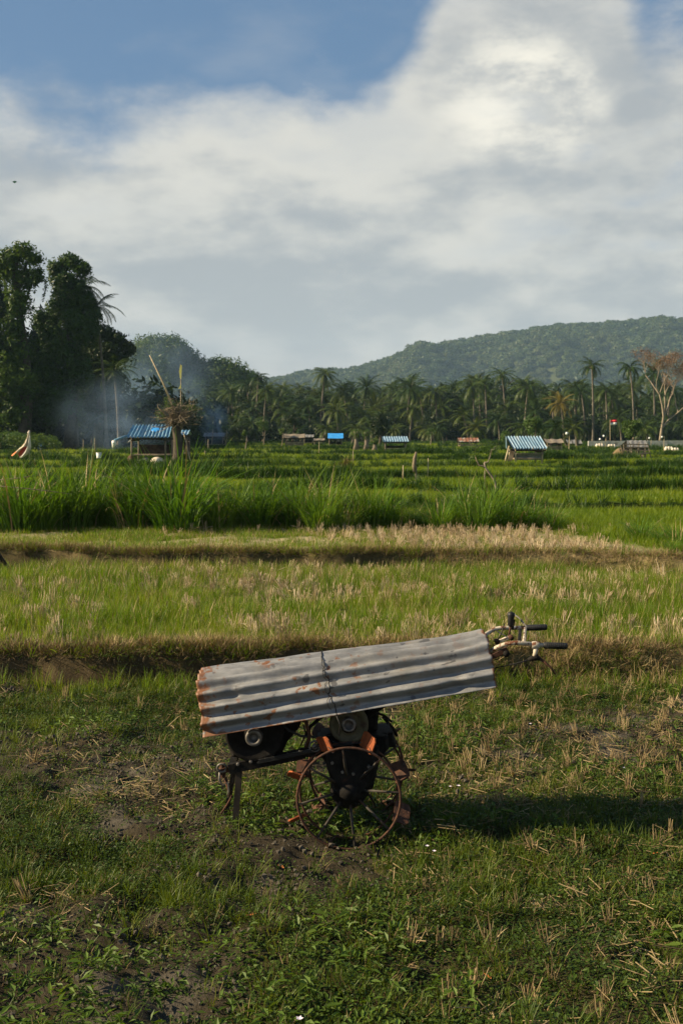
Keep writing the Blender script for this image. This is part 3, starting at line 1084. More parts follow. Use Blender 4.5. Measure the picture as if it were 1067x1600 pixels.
# ------------------------------------------------------------------ tall grass hedge
def reed_mesh(n, h, spread, wd=.016):
    mb = MB(); n = int(n * 1.9)
    for i in range(n):
        a = random.uniform(0, 2 * PI); rr = spread * math.sqrt(random.random())
        mb.blade((rr * math.cos(a), rr * math.sin(a), -.02), random.uniform(.35, 1.0) * h, wd * random.uniform(.7, 1.3),
                 a + random.uniform(-.7, .7), random.uniform(.02, .38), random.uniform(.3, 2.1), 6, 1 if random.random() < .06 else 0, random.uniform(-.6, .6))
    return mb.mesh('tall_grass_clump', [M['reed'], M['straw']])


REED = [reed_mesh(120, 1.35, .26), reed_mesh(105, 1.25, .24), reed_mesh(115, 1.45, .22), reed_mesh(90, 1.2, .3)]
# (px, top y, label)
hedge = []
for px in range(-60, 300, 24):
    hedge.append((px + random.uniform(-7, 7), random.uniform(716, 750)))
for px in range(296, 425, 21):
    hedge.append((px + random.uniform(-6, 6), random.uniform(745, 772)))
for px in range(430, 605, 22):
    hedge.append((px + random.uniform(-6, 6), random.uniform(738, 765)))
for px in range(610, 722, 20):
    hedge.append((px + random.uniform(-5, 5), random.uniform(772, 790)))
for px in range(726, 800, 22):
    hedge.append((px + random.uniform(-5, 5), random.uniform(748, 768)))
for px in range(800, 866, 16):
    hedge.append((px + random.uniform(-4, 4), random.uniform(778, 796)))
for i, (px, ty) in enumerate(hedge):
    Y = random.uniform(21.5, 23.2)
    q = P(px, 800, Y)
    gzv = gzs(q.x, Y)
    h = P(px, ty, Y).z - gzv
    o = bpy.data.objects.new('tall_grass_clump', REED[i % 4])
    COL.objects.link(o)
    o.location = (q.x, Y, gzv)
    o.rotation_euler = (random.gauss(0, .05), random.gauss(0, .05), random.uniform(0, 6.28))
    s = h / .90
    kx = random.uniform(.85, 1.35)
    o.scale = (s * kx, s * kx, s)
    sec = ('in front of the left blue roofed hut' if 120 < px < 300 else 'at the left end of the hedge' if px <= 120 else 'in the low middle of the hedge' if px < 425 else 'in the high middle of the hedge' if px < 610
           else 'in the low stretch below the wrapped post' if px < 722 else 'around the crooked bare sapling' if px < 800 else 'at the low right end of the hedge')
    tag(o, 'tall arching green grass clump ' + sec, 'tall grass', 'tall grass clumps ' + sec)
# lush clumps on the right edge
for j, (px, ty, Y) in enumerate(((1000, 800, 19.5), (1030, 812, 19.0), (950, 838, 19.6), (1060, 806, 18.6), (1050, 838, 17.6))):
    q = P(px, 800, Y); gzv = gzs(q.x, Y); h = P(px, ty, Y).z - gzv
    o = bpy.data.objects.new('tall_grass_clump', REED[j % 4]); COL.objects.link(o)
    o.location = (q.x, Y, gzv); o.rotation_euler = (0, 0, j * 1.3); s = h / 1.08; o.scale = (s * 1.3, s * 1.3, s)
    tag(o, 'lower clump of tall grass standing in the lush rice at the right edge', 'tall grass', 'tall grass clumps in the rice on the right')


# ------------------------------------------------------------------ leaf clouds, trees
def leaf_cloud(blobs, n, size, shell=.55, droop=.0, seed=0, flat=.7, lump=.25):
    """blobs: (x,y,z,rx,ry,rz); returns verts, faces of leaf quads"""
    r = np.random.default_rng(seed)
    B = np.array(blobs, dtype=float)
    wts = (B[:, 3] * B[:, 5]); wts /= wts.sum()
    k = r.choice(len(B), n, p=wts)
    d = r.normal(0, 1, (n, 3)); d /= np.linalg.norm(d, axis=1)[:, None]
    rad = shell + (1 - shell) * r.uniform(0, 1, n) ** .6
    th = np.arctan2(d[:, 1], d[:, 0])
    lm = 1 + lump * (vn(th * 2.2 + k * 7, d[:, 2] * 3 + k, seed + 3) - .5) * 2
    c = B[k, :3] + d * B[k, 3:6] * (rad * lm)[:, None]
    nrm = d + r.normal(0, .7, (n, 3)); nrm[:, 2] += .35
    nrm /= np.linalg.norm(nrm, axis=1)[:, None]
    t = np.cross(nrm, r.normal(0, 1, (n, 3))); t /= np.linalg.norm(t, axis=1)[:, None]
    if droop: t[:, 2] -= droop; t /= np.linalg.norm(t, axis=1)[:, None]
    b = np.cross(nrm, t)
    s = size * r.uniform(.6, 1.3, n)[:, None]
    v = np.stack([c - t * s, c - b * s * flat * .5, c + t * s, c + b * s * flat * .5], 1).reshape(-1, 3)
    f = np.arange(n * 4).reshape(-1, 4)
    return v, f


def leaves_obj(name, blobs, n, size, mat, parent, seed, local=True, **k):
    v, f = leaf_cloud(blobs, n, size, seed=seed, **k)
    if not local:
        v = v - np.array(W(parent))
    me = np_mesh(name, v, f, mat)
    o = bpy.data.objects.new(name, me); COL.objects.link(o); o.parent = parent
    return o


def trunk_mb(h, r0, r1, bend=.3, limbs=0, spread=2.0, top=None, n=7):
    mb = MB()
    pts = []; rs = []
    for i in range(7):
        t = i / 6
        pts.append(Vector((bend * math.sin(t * 1.6), bend * .4 * t * t, h * t))); rs.append(r0 + (r1 - r0) * t ** .7)
    mb.tube(pts, rs, n)
    for j in range(limbs):
        a = 2 * PI * j / max(limbs, 1) + random.uniform(-.4, .4)
        b = pts[3 + j % 3]
        e = b + Vector((math.cos(a) * spread, math.sin(a) * spread, spread * random.uniform(.5, 1.1)))
        mid = (b + e) / 2 + Vector((0, 0, .15 * spread))
        mb.tube([b, mid, e], [r1 * 1.1, r1 * .7, r1 * .25], 5)
    return mb


# palms ---------------------------------------------------------------
def palm_crown(nf=26, L=3.6, up=1.0, droopy=1.0, leaf=.085):
    V = []; Fc = []; T = []
    mbr = MB()
    for i in range(nf):
        az = i * 2.399 + random.uniform(-.25, .25)
        t0 = i / nf
        el = (1.25 - 1.9 * t0) * up + random.uniform(-.15, .15)
        d = Vector((math.cos(az), math.sin(az), 0))
        p = Vector((0, 0, 0)) + d * .12
        ang = el
        ns = 11; Lf = L * random.uniform(.85, 1.1); pts = [p.copy()]
        for s in range(ns):
            p = p + (d * math.cos(ang) + Vector((0, 0, 1)) * math.sin(ang)) * (Lf / ns)
            ang -= (.115 * droopy + .05 * random.random())
            pts.append(p.copy())
        sd0 = Vector((-d.y, d.x, 0))
        for s in range(1, ns):
            a = pts[s]; b = pts[s + 1]; fw = (b - a).normalized()
            up_ = sd0.cross(fw).normalized()
            for sub in range(2):
                q = a + (b - a) * (sub * .5)
                ll = .95 * math.sin(PI * min(1, (s + sub * .5) / ns * .85 + .13)) * (L / 3.6)
                for sg in (-1, 1):
                    dd = (sd0 * sg * .8 + fw * .55 - Vector((0, 0, 1)) * random.uniform(.10, .45) * droopy + up_ * .1).normalized()
                    tip = q + dd * ll * random.uniform(.8, 1.1)
                    mbr.add([q - fw * leaf * .6, q + fw * leaf * .6, tip], [(0, 1, 2)])
        # midrib ribbon
        for s in range(ns):
            a = pts[s]; b = pts[s + 1]; ww = .05 * (1 - s / ns) + .012
            mbr.add([a - sd0 * ww, a + sd0 * ww, b + sd0 * ww * .8, b - sd0 * ww * .8], [(0, 1, 2, 3)])
    return mbr


PALM_CR = [palm_crown(random.randint(18, 25), random.uniform(2.9, 3.6), 1.0, random.uniform(.8, 1.25), .10) for _ in range(6)]
PALM_CRM = [m.mesh('crown', [M['palm']]) for m in PALM_CR]
PALM_YEL = PALM_CR[0].mesh('crown', [M['palm_yellow']])
PALM_SPARSE = palm_crown(15, 2.9, .9, 1.35, .12).mesh('crown', [M['palm']])


def palm_trunk(h, lean):
    mb = MB()
    pts = []; rs = []
    for i in range(8):
        t = i / 7
        pts.append((lean * t * t, lean * .3 * math.sin(t * 2), h * t)); rs.append(.17 - .07 * t + (.10 if i == 0 else 0))
    mb.tube(pts, rs, 6, False)
    # dry boots and coconuts under the crown
    for i in range(7):
        a = i * .9
        c = Vector(pts[-1]) + Vector((math.cos(a) * .22, math.sin(a) * .22, -.25))
        mb.lathe(c, (0, 0, 1), [(-.13, 0), (-.07, .1), (.05, .11), (.12, 0)], 6)
    return mb, Vector(pts[-1])


TRUNKS = []
for i in range(6):
    h_ = 10.0
    mb, top = palm_trunk(h_, random.uniform(-.9, .9))
    TRUNKS.append((mb.mesh('trunk', [M['bark']], True), top))


def palm(px, ytop, Y, crown, label, group=None, sc_=1.0, k=0, base_extra=0.0):
    """px, ytop: where the top of the crown shows in the photo; Y: distance"""
    q = P(px, 690, Y)
    z0 = gzs(0, Y) if Y < 260 else 2.2
    top = P(px, ytop, Y).z - 1.6 * sc_
    h = max(2.0, top - z0)
    tm, tp = TRUNKS[k % 6]
    r = empty('coconut_palm', (q.x - tp.x * h / 10, Y - tp.y, z0 - .05), label, 'palm', group)
    t = bpy.data.objects.new('trunk', tm); COL.objects.link(t); t.parent = r
    t.scale = (1, 1, h / 10)
    c = bpy.data.objects.new('crown', crown); COL.objects.link(c); c.parent = r
    c.location = (tp.x, tp.y, h); c.rotation_euler = (random.uniform(-.12, .12), random.uniform(-.12, .12), random.uniform(0, 6.28))
    c.scale = (sc_, sc_, sc_)
    return r


PG = 'coconut palms in the tree line'
MARKS = [(215, 'above the blue smoke by the left trees'), (300, 'behind the twiggy stump'), (380, 'right of the wooded knoll'), (460, 'above the thatched hut'),
         (545, 'near the tallest slender palm'), (620, 'above the round dark field tree'), (690, 'above the middle pale roofed hut'), (765, 'above the rusty roofed hut'),
         (850, 'above the right blue roofed hut'), (935, 'near the yellowing palm'), (1000, 'above the small red and white flag'), (9999, 'beside the reddish tree at the right edge')]


def where(px):
    for lim, t in MARKS:
        if px < lim: return t


ROWS = ['back row, ', 'second row, ', 'front row, ', 'low front row, ']
PL = 'coconut palm with feathery crown in the dark tree line behind the fields'
palm(508, 571, 168, PALM_CRM[1], 'tallest slender coconut palm above the left half of the tree line', sc_=.82, k=0)
palm(405, 577, 175, PALM_CRM[2], 'coconut palm rising above the tree line left of the tall slender palm', sc_=.8, k=1)
palm(922, 557, 150, PALM_CRM[3], 'tall straight palm with narrow crown and long bare trunk left of the flag', sc_=.75, k=2)
palm(981, 557, 155, PALM_SPARSE, 'tall palm with open star shaped crown before the wooded hill', sc_=.95, k=3)
palm(1018, 566, 165, PALM_CRM[0], 'palm beside the reddish tree with a full drooping crown', sc_=1.05, k=4)
palm(877, 615, 150, PALM_YEL, 'palm with yellowing fronds in front of the dark tree line', sc_=.8, k=5)
palm(416, 592, 160, PALM_CRM[4], 'sunlit palm with a pale trunk under the left hill ridge', sc_=1.0, k=1)
n_p = 0
tops = []
for row, (Ya, Yb, n, t0, t1, x0, x1) in enumerate(((212, 232, 46, 590, 604, 150, 1170), (188, 205, 46, 594, 614, 170, 1180),
                                                   (165, 180, 40, 602, 628, 175, 1180), (150, 162, 20, 622, 655, 340, 1150))):
    for i in range(n):
        px = x0 + (x1 - x0) * (i + random.uniform(.1, .9)) / n
        Y = random.uniform(Ya, Yb)
        yt = random.uniform(t0, t1)
        if row < 2 and 600 < px < 1067 and random.random() < .35: yt -= random.uniform(4, 16)
        if px > 1000: yt += 6
        palm(px, yt, Y, PALM_CRM[n_p % 6], 'coconut palm, ' + ROWS[row] + where(px), ROWS[row] + where(px), random.uniform(.8, 1.15), n_p)
        n_p += 1
for px, yt, Y in ((738, 590, 160), (782, 574, 175), (757, 588, 165), (745, 586, 190), (640, 592, 160), (823, 590, 158), (896, 592, 170), (908, 600, 160),
                  (945, 597, 158), (956, 610, 165), (572, 592, 180), (1045, 600, 170), (680, 600, 165), (538, 598, 170), (362, 600, 165), (386, 588, 182)):
    palm(px, yt - 3, Y, PALM_CRM[n_p % 6], 'coconut palm standing a head above its neighbours ' + where(px), 'taller palms ' + where(px), random.uniform(.85, 1.05), n_p)
    n_p += 1
# young palms without much trunk, low before the tree line
for px, yt, Y, lb in ((552, 655, 125, 'just right of the bright blue roof'), (505, 662, 130, 'just left of the bright blue roof'), (848, 652, 98, 'tallest of those behind the right blue roofed hut'),
                      (826, 662, 104, 'among the bushes behind the right blue roofed hut'), (900, 664, 108, 'behind the small grey roofed shed'), (1012, 668, 110, 'behind the dark shack on the right'),
                      (735, 668, 120, 'behind the rusty roofed hut'), (860, 668, 92, 'over the brown shed beside the right hut'), (620, 668, 135, 'behind the middle pale roofed hut'),
                      (692, 660, 138, 'between the middle hut and the rusty roof'), (470, 664, 140, 'behind the thatched hut')):
    r = palm(px, yt, Y, PALM_CRM[n_p % 6], 'young short palm ' + lb, 'young palms before the tree line', .62, n_p)
    n_p += 1


# broadleaf trees -----------------------------------------------------
def crown_blobs(h, r, n=9, sq=.75, seed=0):
    rr = random.Random(seed)
    out = [(0, 0, h - r * .8, r * .7, r * .7, r * .6)]
    for i in range(n):
        a = i * 2.4; q = r * rr.uniform(.3, .75)
        z = h - r * rr.uniform(.25, 1.5)
        k = r * rr.uniform(.30, .5)
        out.append((math.cos(a) * q, math.sin(a) * q, z, k, k, k * sq))
    return out


BTREE = []
for i in range(5):
    bl = crown_blobs(8, 3.6, 11, .75, i + 3)
    v, f = leaf_cloud(bl, 3800, .20, seed=i + 20, shell=.45)
    BTREE.append((np_mesh('crown', v, f, M['tree']), trunk_mb(6.5, .25, .1, .3, 5, 1.8).mesh('trunk', [M['bark_dark']], True)))


def btree(px, ytop, Y, k, label, group=None, wide=1.0, lightm=None):
    q = P(px, 690, Y)
    z0 = gzs(0, Y) if Y < 260 else 2.2
    h = P(px, ytop, Y).z - z0
    r = empty('broadleaf_tree', (q.x, Y, z0), label, 'tree', group, random.uniform(0, 6))
    s = h / 8
    for nm, me in (('trunk', BTREE[k % 5][1]), ('crown', BTREE[k % 5][0])):
        o = bpy.data.objects.new(nm, me); COL.objects.link(o); o.parent = r
        o.scale = (s * wide, s * wide, s)
    return r


TL = 'dense dark broadleaf tree in the tree line among the palms'
for i in range(60):
    px = 150 + 1040 * (i + random.uniform(.1, .9)) / 60
    Y = random.uniform(178, 236)
    btree(px, random.uniform(603, 632), Y, i, 'dark broadleaf tree among palms, ' + where(px), 'broadleaf trees ' + where(px), random.uniform(1.0, 1.3))
btree(786, 582, 200, 2, 'round dark broadleaf tree rising over the palms below the hill', None, 1.1)
for i in range(26):
    px = 180 + 1000 * (i + random.uniform(.1, .9)) / 26
    btree(px, random.uniform(640, 668), random.uniform(150, 172), i, 'low bushy tree, ' + where(px).replace('above', 'below the palms over'), 'low bushy trees ' + where(px), 1.5)

# undergrowth mass below the palms
v_ = []
for i in range(4):
    v, f = leaf_cloud([(0, 0, 1.2, 1.7, 1.7, 1.5), (1.2, .3, .8, 1, 1, 1), (-1.2, .3, .7, 1.1, 1.1, .9)], 420, .26, seed=i + 60, shell=.5)
    v_.append(np_mesh('bush', v, f, M['tree']))
n = 3400
x = rng.uniform(-100, 110, n); y = rng.uniform(162, 240, n)
scatter('undergrowth', np.stack([x, y, 1.9 + rng.uniform(0, 3.0, n) * (y > 185)], -1), v_, (.8, 1.7), .1, 'dark undergrowth below the palms', 'bushes')
# foliage mass on the left behind the vine trees
n = 900
x = rng.uniform(-75, -17, n); y = rng.uniform(104, 150, n)
z = np.array([1.3] * n) + rng.uniform(0, 2.6, n)
scatter('left_thicket', np.stack([x, y, z], -1), v_, (.9, 1.9), .1, 'dark thicket filling the ground behind the vine covered trees', 'bushes')


# left group: vine-covered trees -------------------------------------
def px_blobs(lst, Y, base):
    out = []
    for px, py, rx, ry in lst:
        q = P(px, py, Y); s = Y / F
        out.append((q.x - base.x, random.uniform(-.5, .5) * rx * s, q.z - base.z, rx * s, rx * s * .9, ry * s))
    return out


def vine_tree(name, px, Y, lst, n, size, label, cat='tree', seed=1, mat='vine', strands=60, trunk_r=.45, lean=0.):
    b = P(px, 690, Y)
    z0 = gzs(0, Y)
    base = Vector((b.x, Y, z0))
    r = empty(name, base, label, cat)
    bl = px_blobs(lst, Y, base)
    top = max(q[2] for q in bl)
    mb = MB()
    pts = [(lean * t * t + .4 * math.sin(t * 5), .3 * math.sin(t * 3), top * t - .1) for t in np.linspace(0, 1, 10)]
    mb.tube(pts, [trunk_r * (1.25 - t) + .05 for t in np.linspace(0, 1, 10)], 9)
    for j in range(16):
        q = bl[j % len(bl)]
        s_ = Vector(pts[min(8, max(2, int(9 * q[2] / top) - 1))])
        e = Vector((q[0], q[1], q[2])) + Vector((random.uniform(-.5, .5) * q[3], 0, random.uniform(-.2, .5) * q[5]))
        mb.tube([s_, (s_ + e) / 2 + Vector((0, 0, .3)), e], [.16, .1, .03], 5)
    mb.obj('trunk', [M['bark_dark']], r, True, local=True)
    leaves_obj('crown', bl, int(n * 1.7), size * 1.35, M[mat], r, seed, shell=.25, lump=.5, droop=.2)
    # hanging vines
    rr = np.random.default_rng(seed + 5)
    V = []; 
    for j in range(strands):
        q = bl[rr.integers(0, len(bl))]
        a = rr.uniform(0, 2 * PI)
        c = np.array([q[0] + math.cos(a) * q[3] * .9, q[1] + math.sin(a) * q[4] * .9, q[2] + rr.uniform(-.6, .1) * q[5]])
        L = rr.uniform(.5, 2.2)
        m = int(L * 26)
        t = rr.uniform(0, 1, m)
        cc = c + np.stack([rr.normal(0, .09, m) * (1 - .5 * t) + .15 * np.sin(t * 4 + a), rr.normal(0, .09, m), -t * L], -1)
        nn = rr.normal(0, 1, (m, 3)); nn /= np.linalg.norm(nn, axis=1)[:, None]
        tt = np.cross(nn, rr.normal(0, 1, (m, 3))); tt /= np.linalg.norm(tt, axis=1)[:, None]
        bb = np.cross(nn, tt); s = size * .75
        V.append(np.stack([cc - tt * s, cc - bb * s * .4, cc + tt * s, cc + bb * s * .4], 1).reshape(-1, 3))
    V = np.concatenate(V)
    me = np_mesh('hanging_vines', V, np.arange(len(V)).reshape(-1, 4), M[mat])
    o = bpy.data.objects.new('hanging_vines', me); COL.objects.link(o); o.parent = r
    tag(o, kind='stuff')
    return r


vine_tree('vine_covered_tree', 36, 95, [(38, 392, 20, 13), (18, 402, 22, 14), (55, 405, 17, 12), (8, 420, 20, 20), (35, 432, 22, 22), (58, 430, 12, 14), (30, 470, 20, 28),
                                        (22, 510, 19, 28), (30, 550, 25, 28), (10, 585, 28, 34), (38, 600, 24, 30), (20, 640, 30, 30), (-25, 520, 32, 60), (-30, 600, 40, 60)],
          15000, .15, 'tall tree at the left edge smothered in green vines', seed=11, strands=90)
vine_tree('vine_covered_tree', 108, 97, [(108, 408, 20, 12), (88, 420, 15, 14), (128, 420, 14, 12), (100, 440, 22, 20), (122, 458, 18, 22), (95, 478, 22, 26), (118, 500, 24, 26), (138, 470, 12, 20), (142, 500, 14, 20),
                                         (80, 515, 18, 26), (135, 520, 18, 20), (100, 545, 30, 26), (75, 580, 24, 30), (120, 580, 28, 30), (90, 630, 34, 34), (62, 500, 10, 16)],
          17000, .15, 'tall vine smothered tree with twin crowns, right of the leftmost tree', seed=12, strands=90)
vine_tree('spreading_tree', 150, 103, [(158, 520, 18, 14), (180, 528, 16, 10), (196, 540, 13, 9), (170, 548, 22, 14), (150, 560, 22, 24), (188, 560, 16, 8), (145, 600, 22, 24), (205, 548, 7, 7),
                                       (150, 490, 11, 10), (160, 575, 20, 12), (130, 640, 28, 30)],
          12000, .15, 'lower spreading tree leaning out on the right side of the tall left trees', seed=13, mat='tree', strands=40)
vine_tree('dark_tree', 20, 106, [(0, 480, 34, 30), (70, 520, 26, 40), (130, 540, 30, 30), (170, 600, 30, 30), (-20, 440, 30, 30), (60, 560, 40, 40), (10, 560, 50, 40), (100, 620, 60, 50), (20, 640, 60, 45), (150, 650, 30, 30), (-50, 560, 60, 80)],
          26000, .20, 'dark broad tree standing behind the two vine covered trees', seed=14, mat='tree', strands=30)
palm(134, 420, 99, PALM_CRM[2], 'palm whose upper fronds stick out beside the tall left trees', sc_=1.0, k=1)
palm(150, 452, 98, PALM_CRM[4], 'palm with hanging fronds below the upper palm at the left trees', sc_=.9, k=3)
palm(182, 556, 100, PALM_CRM[5], 'low palm half hidden under the spreading left tree', sc_=.8, k=2)
# grass and bush verge at the feet of the left trees
n = 420
x = rng.uniform(-40, -22, n); y = rng.uniform(82, 95, n)
vv = []
for i in range(3):
    v, f = leaf_cloud([(0, 0, .7, 1.2, 1.2, .9)], 300, .14, seed=i + 90, shell=.4); vv.append(np_mesh('bush', v, f, M['tree_light']))
kp = x < -24.5
scatter('left_verge_bushes', np.stack([x[kp], y[kp], gz(x[kp], y[kp])], -1), vv, (.5, 1.1), .1, 'green bushes in front of the dark left trees', 'bushes')


# reddish bare tree at the right edge --------------------------------
def branch_tree(mb, p, d, L, r, depth, tips, spread=.55):
    e = p + d * L
    mid = p + d * L * .5 + Vector((random.gauss(0, .05), random.gauss(0, .05), 0)) * L
    mb.tube([p, mid, e], [r, r * .85, r * .68], 6 if r > .08 else 4, False)
    if depth == 0:
        tips.append(e); return
    for i in range(random.randint(2, 3)):
        nd = (d + Vector((random.gauss(0, spread), random.gauss(0, spread), random.gauss(.12, spread * .5)))).normalized()
        branch_tree(mb, e, nd, L * random.uniform(.62, .85), r * .62, depth - 1, tips, spread)


def red_tree():
    Y = 148
    b = P(1030, 690, Y); z0 = gzs(0, Y)
    r = empty('reddish_tree', (b.x, Y, z0), 'pale branched tree with thin reddish foliage at the right edge', 'tree')
    random.seed(42)
    mb = MB(); tips = []
    branch_tree(mb, Vector((0, 0, 0)), Vector((.12, 0, 1)).normalized(), 3.8, .22, 5, tips, .42)
    branch_tree(mb, Vector((.3, 0, 2.3)), Vector((.75, 0, .75)).normalized(), 3.0, .14, 4, tips, .4)
    mb.obj('trunk', [M['bark_pale']], r, True, local=True)
    t = [q for q in tips if q.z > 6]
    bl = [(q.x, q.y, q.z, .9, .9, .7) for q in t]
    leaves_obj('crown', bl, 6500, .11, M['redleaf'], r, 5, shell=.1)
    random.seed(8)


red_tree()


# ------------------------------------------------------------------ small trees standing in the fields
def small_tree(name, px, ytop, ybase_Y, cr, label, n=900, size=.07, mat='tree_light', group=None, kind='round', trunkmat='bark_pale', tr=.06):
    Y = ybase_Y
    q = P(px, 690, Y); z0 = gzs(q.x, Y); h = P(px, ytop, Y).z - z0
    r = empty(name, (q.x, Y, z0), label, 'tree', group)
    s = Y / F * cr
    tb = trunk_mb(h - s * .9, tr, tr * .5, .08 * h, 4, s * .6, n=6)
    tb.obj('trunk', [M[trunkmat]], r, True, local=True)
    bl = crown_blobs(h, s, 8, .85, int(px))
    leaves_obj('crown', bl, n, size, M[mat], r, int(px), shell=.3)
    return r


small_tree('field_tree', 592, 645, 108, 21, 'round dark green tree left of the middle pale roofed hut', 4200, .12, 'tree', trunkmat='bark_dark', tr=.2)
small_tree('field_tree', 985, 652, 73, 19, 'bright green tree beside the grey shack on the right', 3000, .09, 'tree_light', tr=.09)
small_tree('field_tree', 1003, 690, 71, 9, 'small dark tree rising behind the grey shack on the right', 900, .08, 'tree', tr=.06)
small_tree('sapling', 383, 671, 90, 6, 'small sapling with a round tuft alone in the left middle field', 400, .07)
small_tree('sapling', 411, 655, 120, 12, 'thin light green tree before the tree line, left of the thatched hut', 900, .09)
small_tree('sapling', 440, 668, 118, 7, 'slim young tree right behind the thatched hut', 400, .08)
small_tree('sapling', 456, 640, 122, 15, 'dark broad tree rising over the thatched hut', 1500, .11, 'tree', trunkmat='bark_dark', tr=.15)
small_tree('sapling', 330, 662, 105, 6, 'little light green tree by the smoke, left of the low grey shed', 350, .08)
small_tree('sapling', 352, 664, 105, 7, 'little light green tree just right of the low grey shed', 350, .08)
small_tree('sapling', 743, 672, 118, 8, 'small bushy tree at the end of the rusty roofed hut', 500, .09)
small_tree('sapling', 672, 668, 122, 8, 'small light tree between the middle hut and the rusty roofed hut', 450, .09)
small_tree('field_tree', 832, 650, 90, 17, 'bright green bushy tree behind the blue roofed hut on the right', 2200, .1, 'tree_light', tr=.08)
small_tree('field_tree', 790, 672, 100, 11, 'light green bush just left behind the right blue roofed hut', 900, .09)


def pollard(px, yt, yb, Y, label, tuftn=60):
    q = P(px, yb, Y); z0 = gzs(q.x, Y)
    r = empty('pollard_tree', (q.x, Y, z0), label, 'tree', 'pollard trees left of the middle hut')
    h = P(px, yt, Y).z - z0
    mb = MB()
    mb.tube([(0, 0, 0), (.03, 0, h * .4), (0, 0, h * .75)], [.32, .16, .12], 8)
    for i in range(5):
        a = i * 1.3
        mb.tube([(0, 0, h * .7), (.25 * math.cos(a), .25 * math.sin(a), h * .95)], [.06, .03], 5)
    mb.obj('trunk', [M['wood']], r, True, local=True)
    leaves_obj('crown', [(0, 0, h * .85, .38, .38, h * .22), (0, 0, h * .65, .2, .2, h * .1)], 420, .08, M['tree_light'], r, int(px), shell=.2)


pollard(556, 672, 706, 88, 'leftmost of the three stumpy pollard trees near the middle hut')
pollard(572, 673, 704, 89, 'middle one of the three stumpy pollard trees near the middle hut')
pollard(585, 686, 706, 87, 'lowest of the three stumpy pollard trees, under the round dark tree')
q1 = P(558, 697, 88); q2 = P(586, 697, 88)
mb = MB()
for dz in (0, .35):
    mb.tube([(q1.x, 88, q1.z - dz), (q2.x, 88, q2.z - dz)], .03, 5)
o = mb.obj('fence_rail', M['bamboo'], None, base=(q1.x, 88, q1.z)); tag(o, 'thin double rail tied between the pollard trees', 'fence')


# the bare forked sapling before the right hut
def forked_sapling():
    Y = 30
    b = P(776, 785, Y); z0 = gzs(b.x, Y)
    r = empty('bare_sapling', (b.x, Y, z0), 'crooked pale sapling with forked bare branches before the right rice terraces', 'tree')
    mb = MB()
    main = [P(x_, y_, Y) for x_, y_ in ((776, 800), (775, 762), (771, 748), (763, 738), (758, 731), (756, 723))]
    main[0].z = z0 - .05
    mb.tube(main, [.045, .042, .036, .032, .028, .024], 7)
    mb.tube([P(758, 731, Y), P(753, 728, Y), P(748, 727, Y), P(744, 719, Y), P(742, 712, Y)], [.026, .024, .02, .016, .01], 6)
    mb.tube([P(756, 723, Y), P(762, 722, Y), P(765, 714, Y), P(768, 700, Y)], [.022, .018, .014, .008], 6)
    mb.tube([P(771, 748, Y), P(774, 744, Y), P(773, 742, Y)], [.02, .018, .012], 6)
    mb.tube([P(757, 735, Y), P(757, 760, Y)], [.012, .012], 5)
    for i in range(7):
        s_ = P(random.choice((742, 768)), random.uniform(700, 712), Y)
        mb.tube([s_, s_ + Vector((random.uniform(-.2, .2), 0, random.uniform(.1, .3)))], [.008, .003], 4)
    mb.obj('trunk', [M['bark_pale']], r, True)
    bl = [(*(P(x_, y_, Y) - Vector((b.x, Y, z0))), .22, .22, .17) for x_, y_ in ((744, 703), (740, 712), (769, 697), (757, 705), (748, 697))]
    leaves_obj('leaves', bl, 240, .03, M['weed_bright'], r, 3, shell=.1)


forked_sapling()


# ------------------------------------------------------------------ huts
def corr_sheet(a, b, c, d, ribs, amp, n_per=6, rows=3):
    """corrugated sheet between corners a(left eave) b(right eave) c(right ridge) d(left ridge); ribs run from eave to ridge"""
    mb = MB()
    a, b, c, d = map(Vector, (a, b, c, d))
    nrm = (b - a).cross(d - a).normalized()
    if nrm.z < 0: nrm = -nrm
    nc = ribs * n_per
    vs = []
    for j in range(rows):
        t = j / (rows - 1)
        for i in range(nc + 1):
            s = i / nc
            p = (a.lerp(b, s)).lerp(d.lerp(c, s), t)
            vs.append(p + nrm * amp * math.cos(2 * PI * s * ribs))
    fs = [(j * (nc + 1) + i, j * (nc + 1) + i + 1, (j + 1) * (nc + 1) + i + 1, (j + 1) * (nc + 1) + i) for j in range(rows - 1) for i in range(nc)]
    mb.add(vs, fs)
    # underside, 4 mm lower, so the sheet has thickness
    vs2 = [v_ - nrm * .006 for v_ in vs]
    mb.add(vs2, [f_[::-1] for f_ in fs])
    return mb


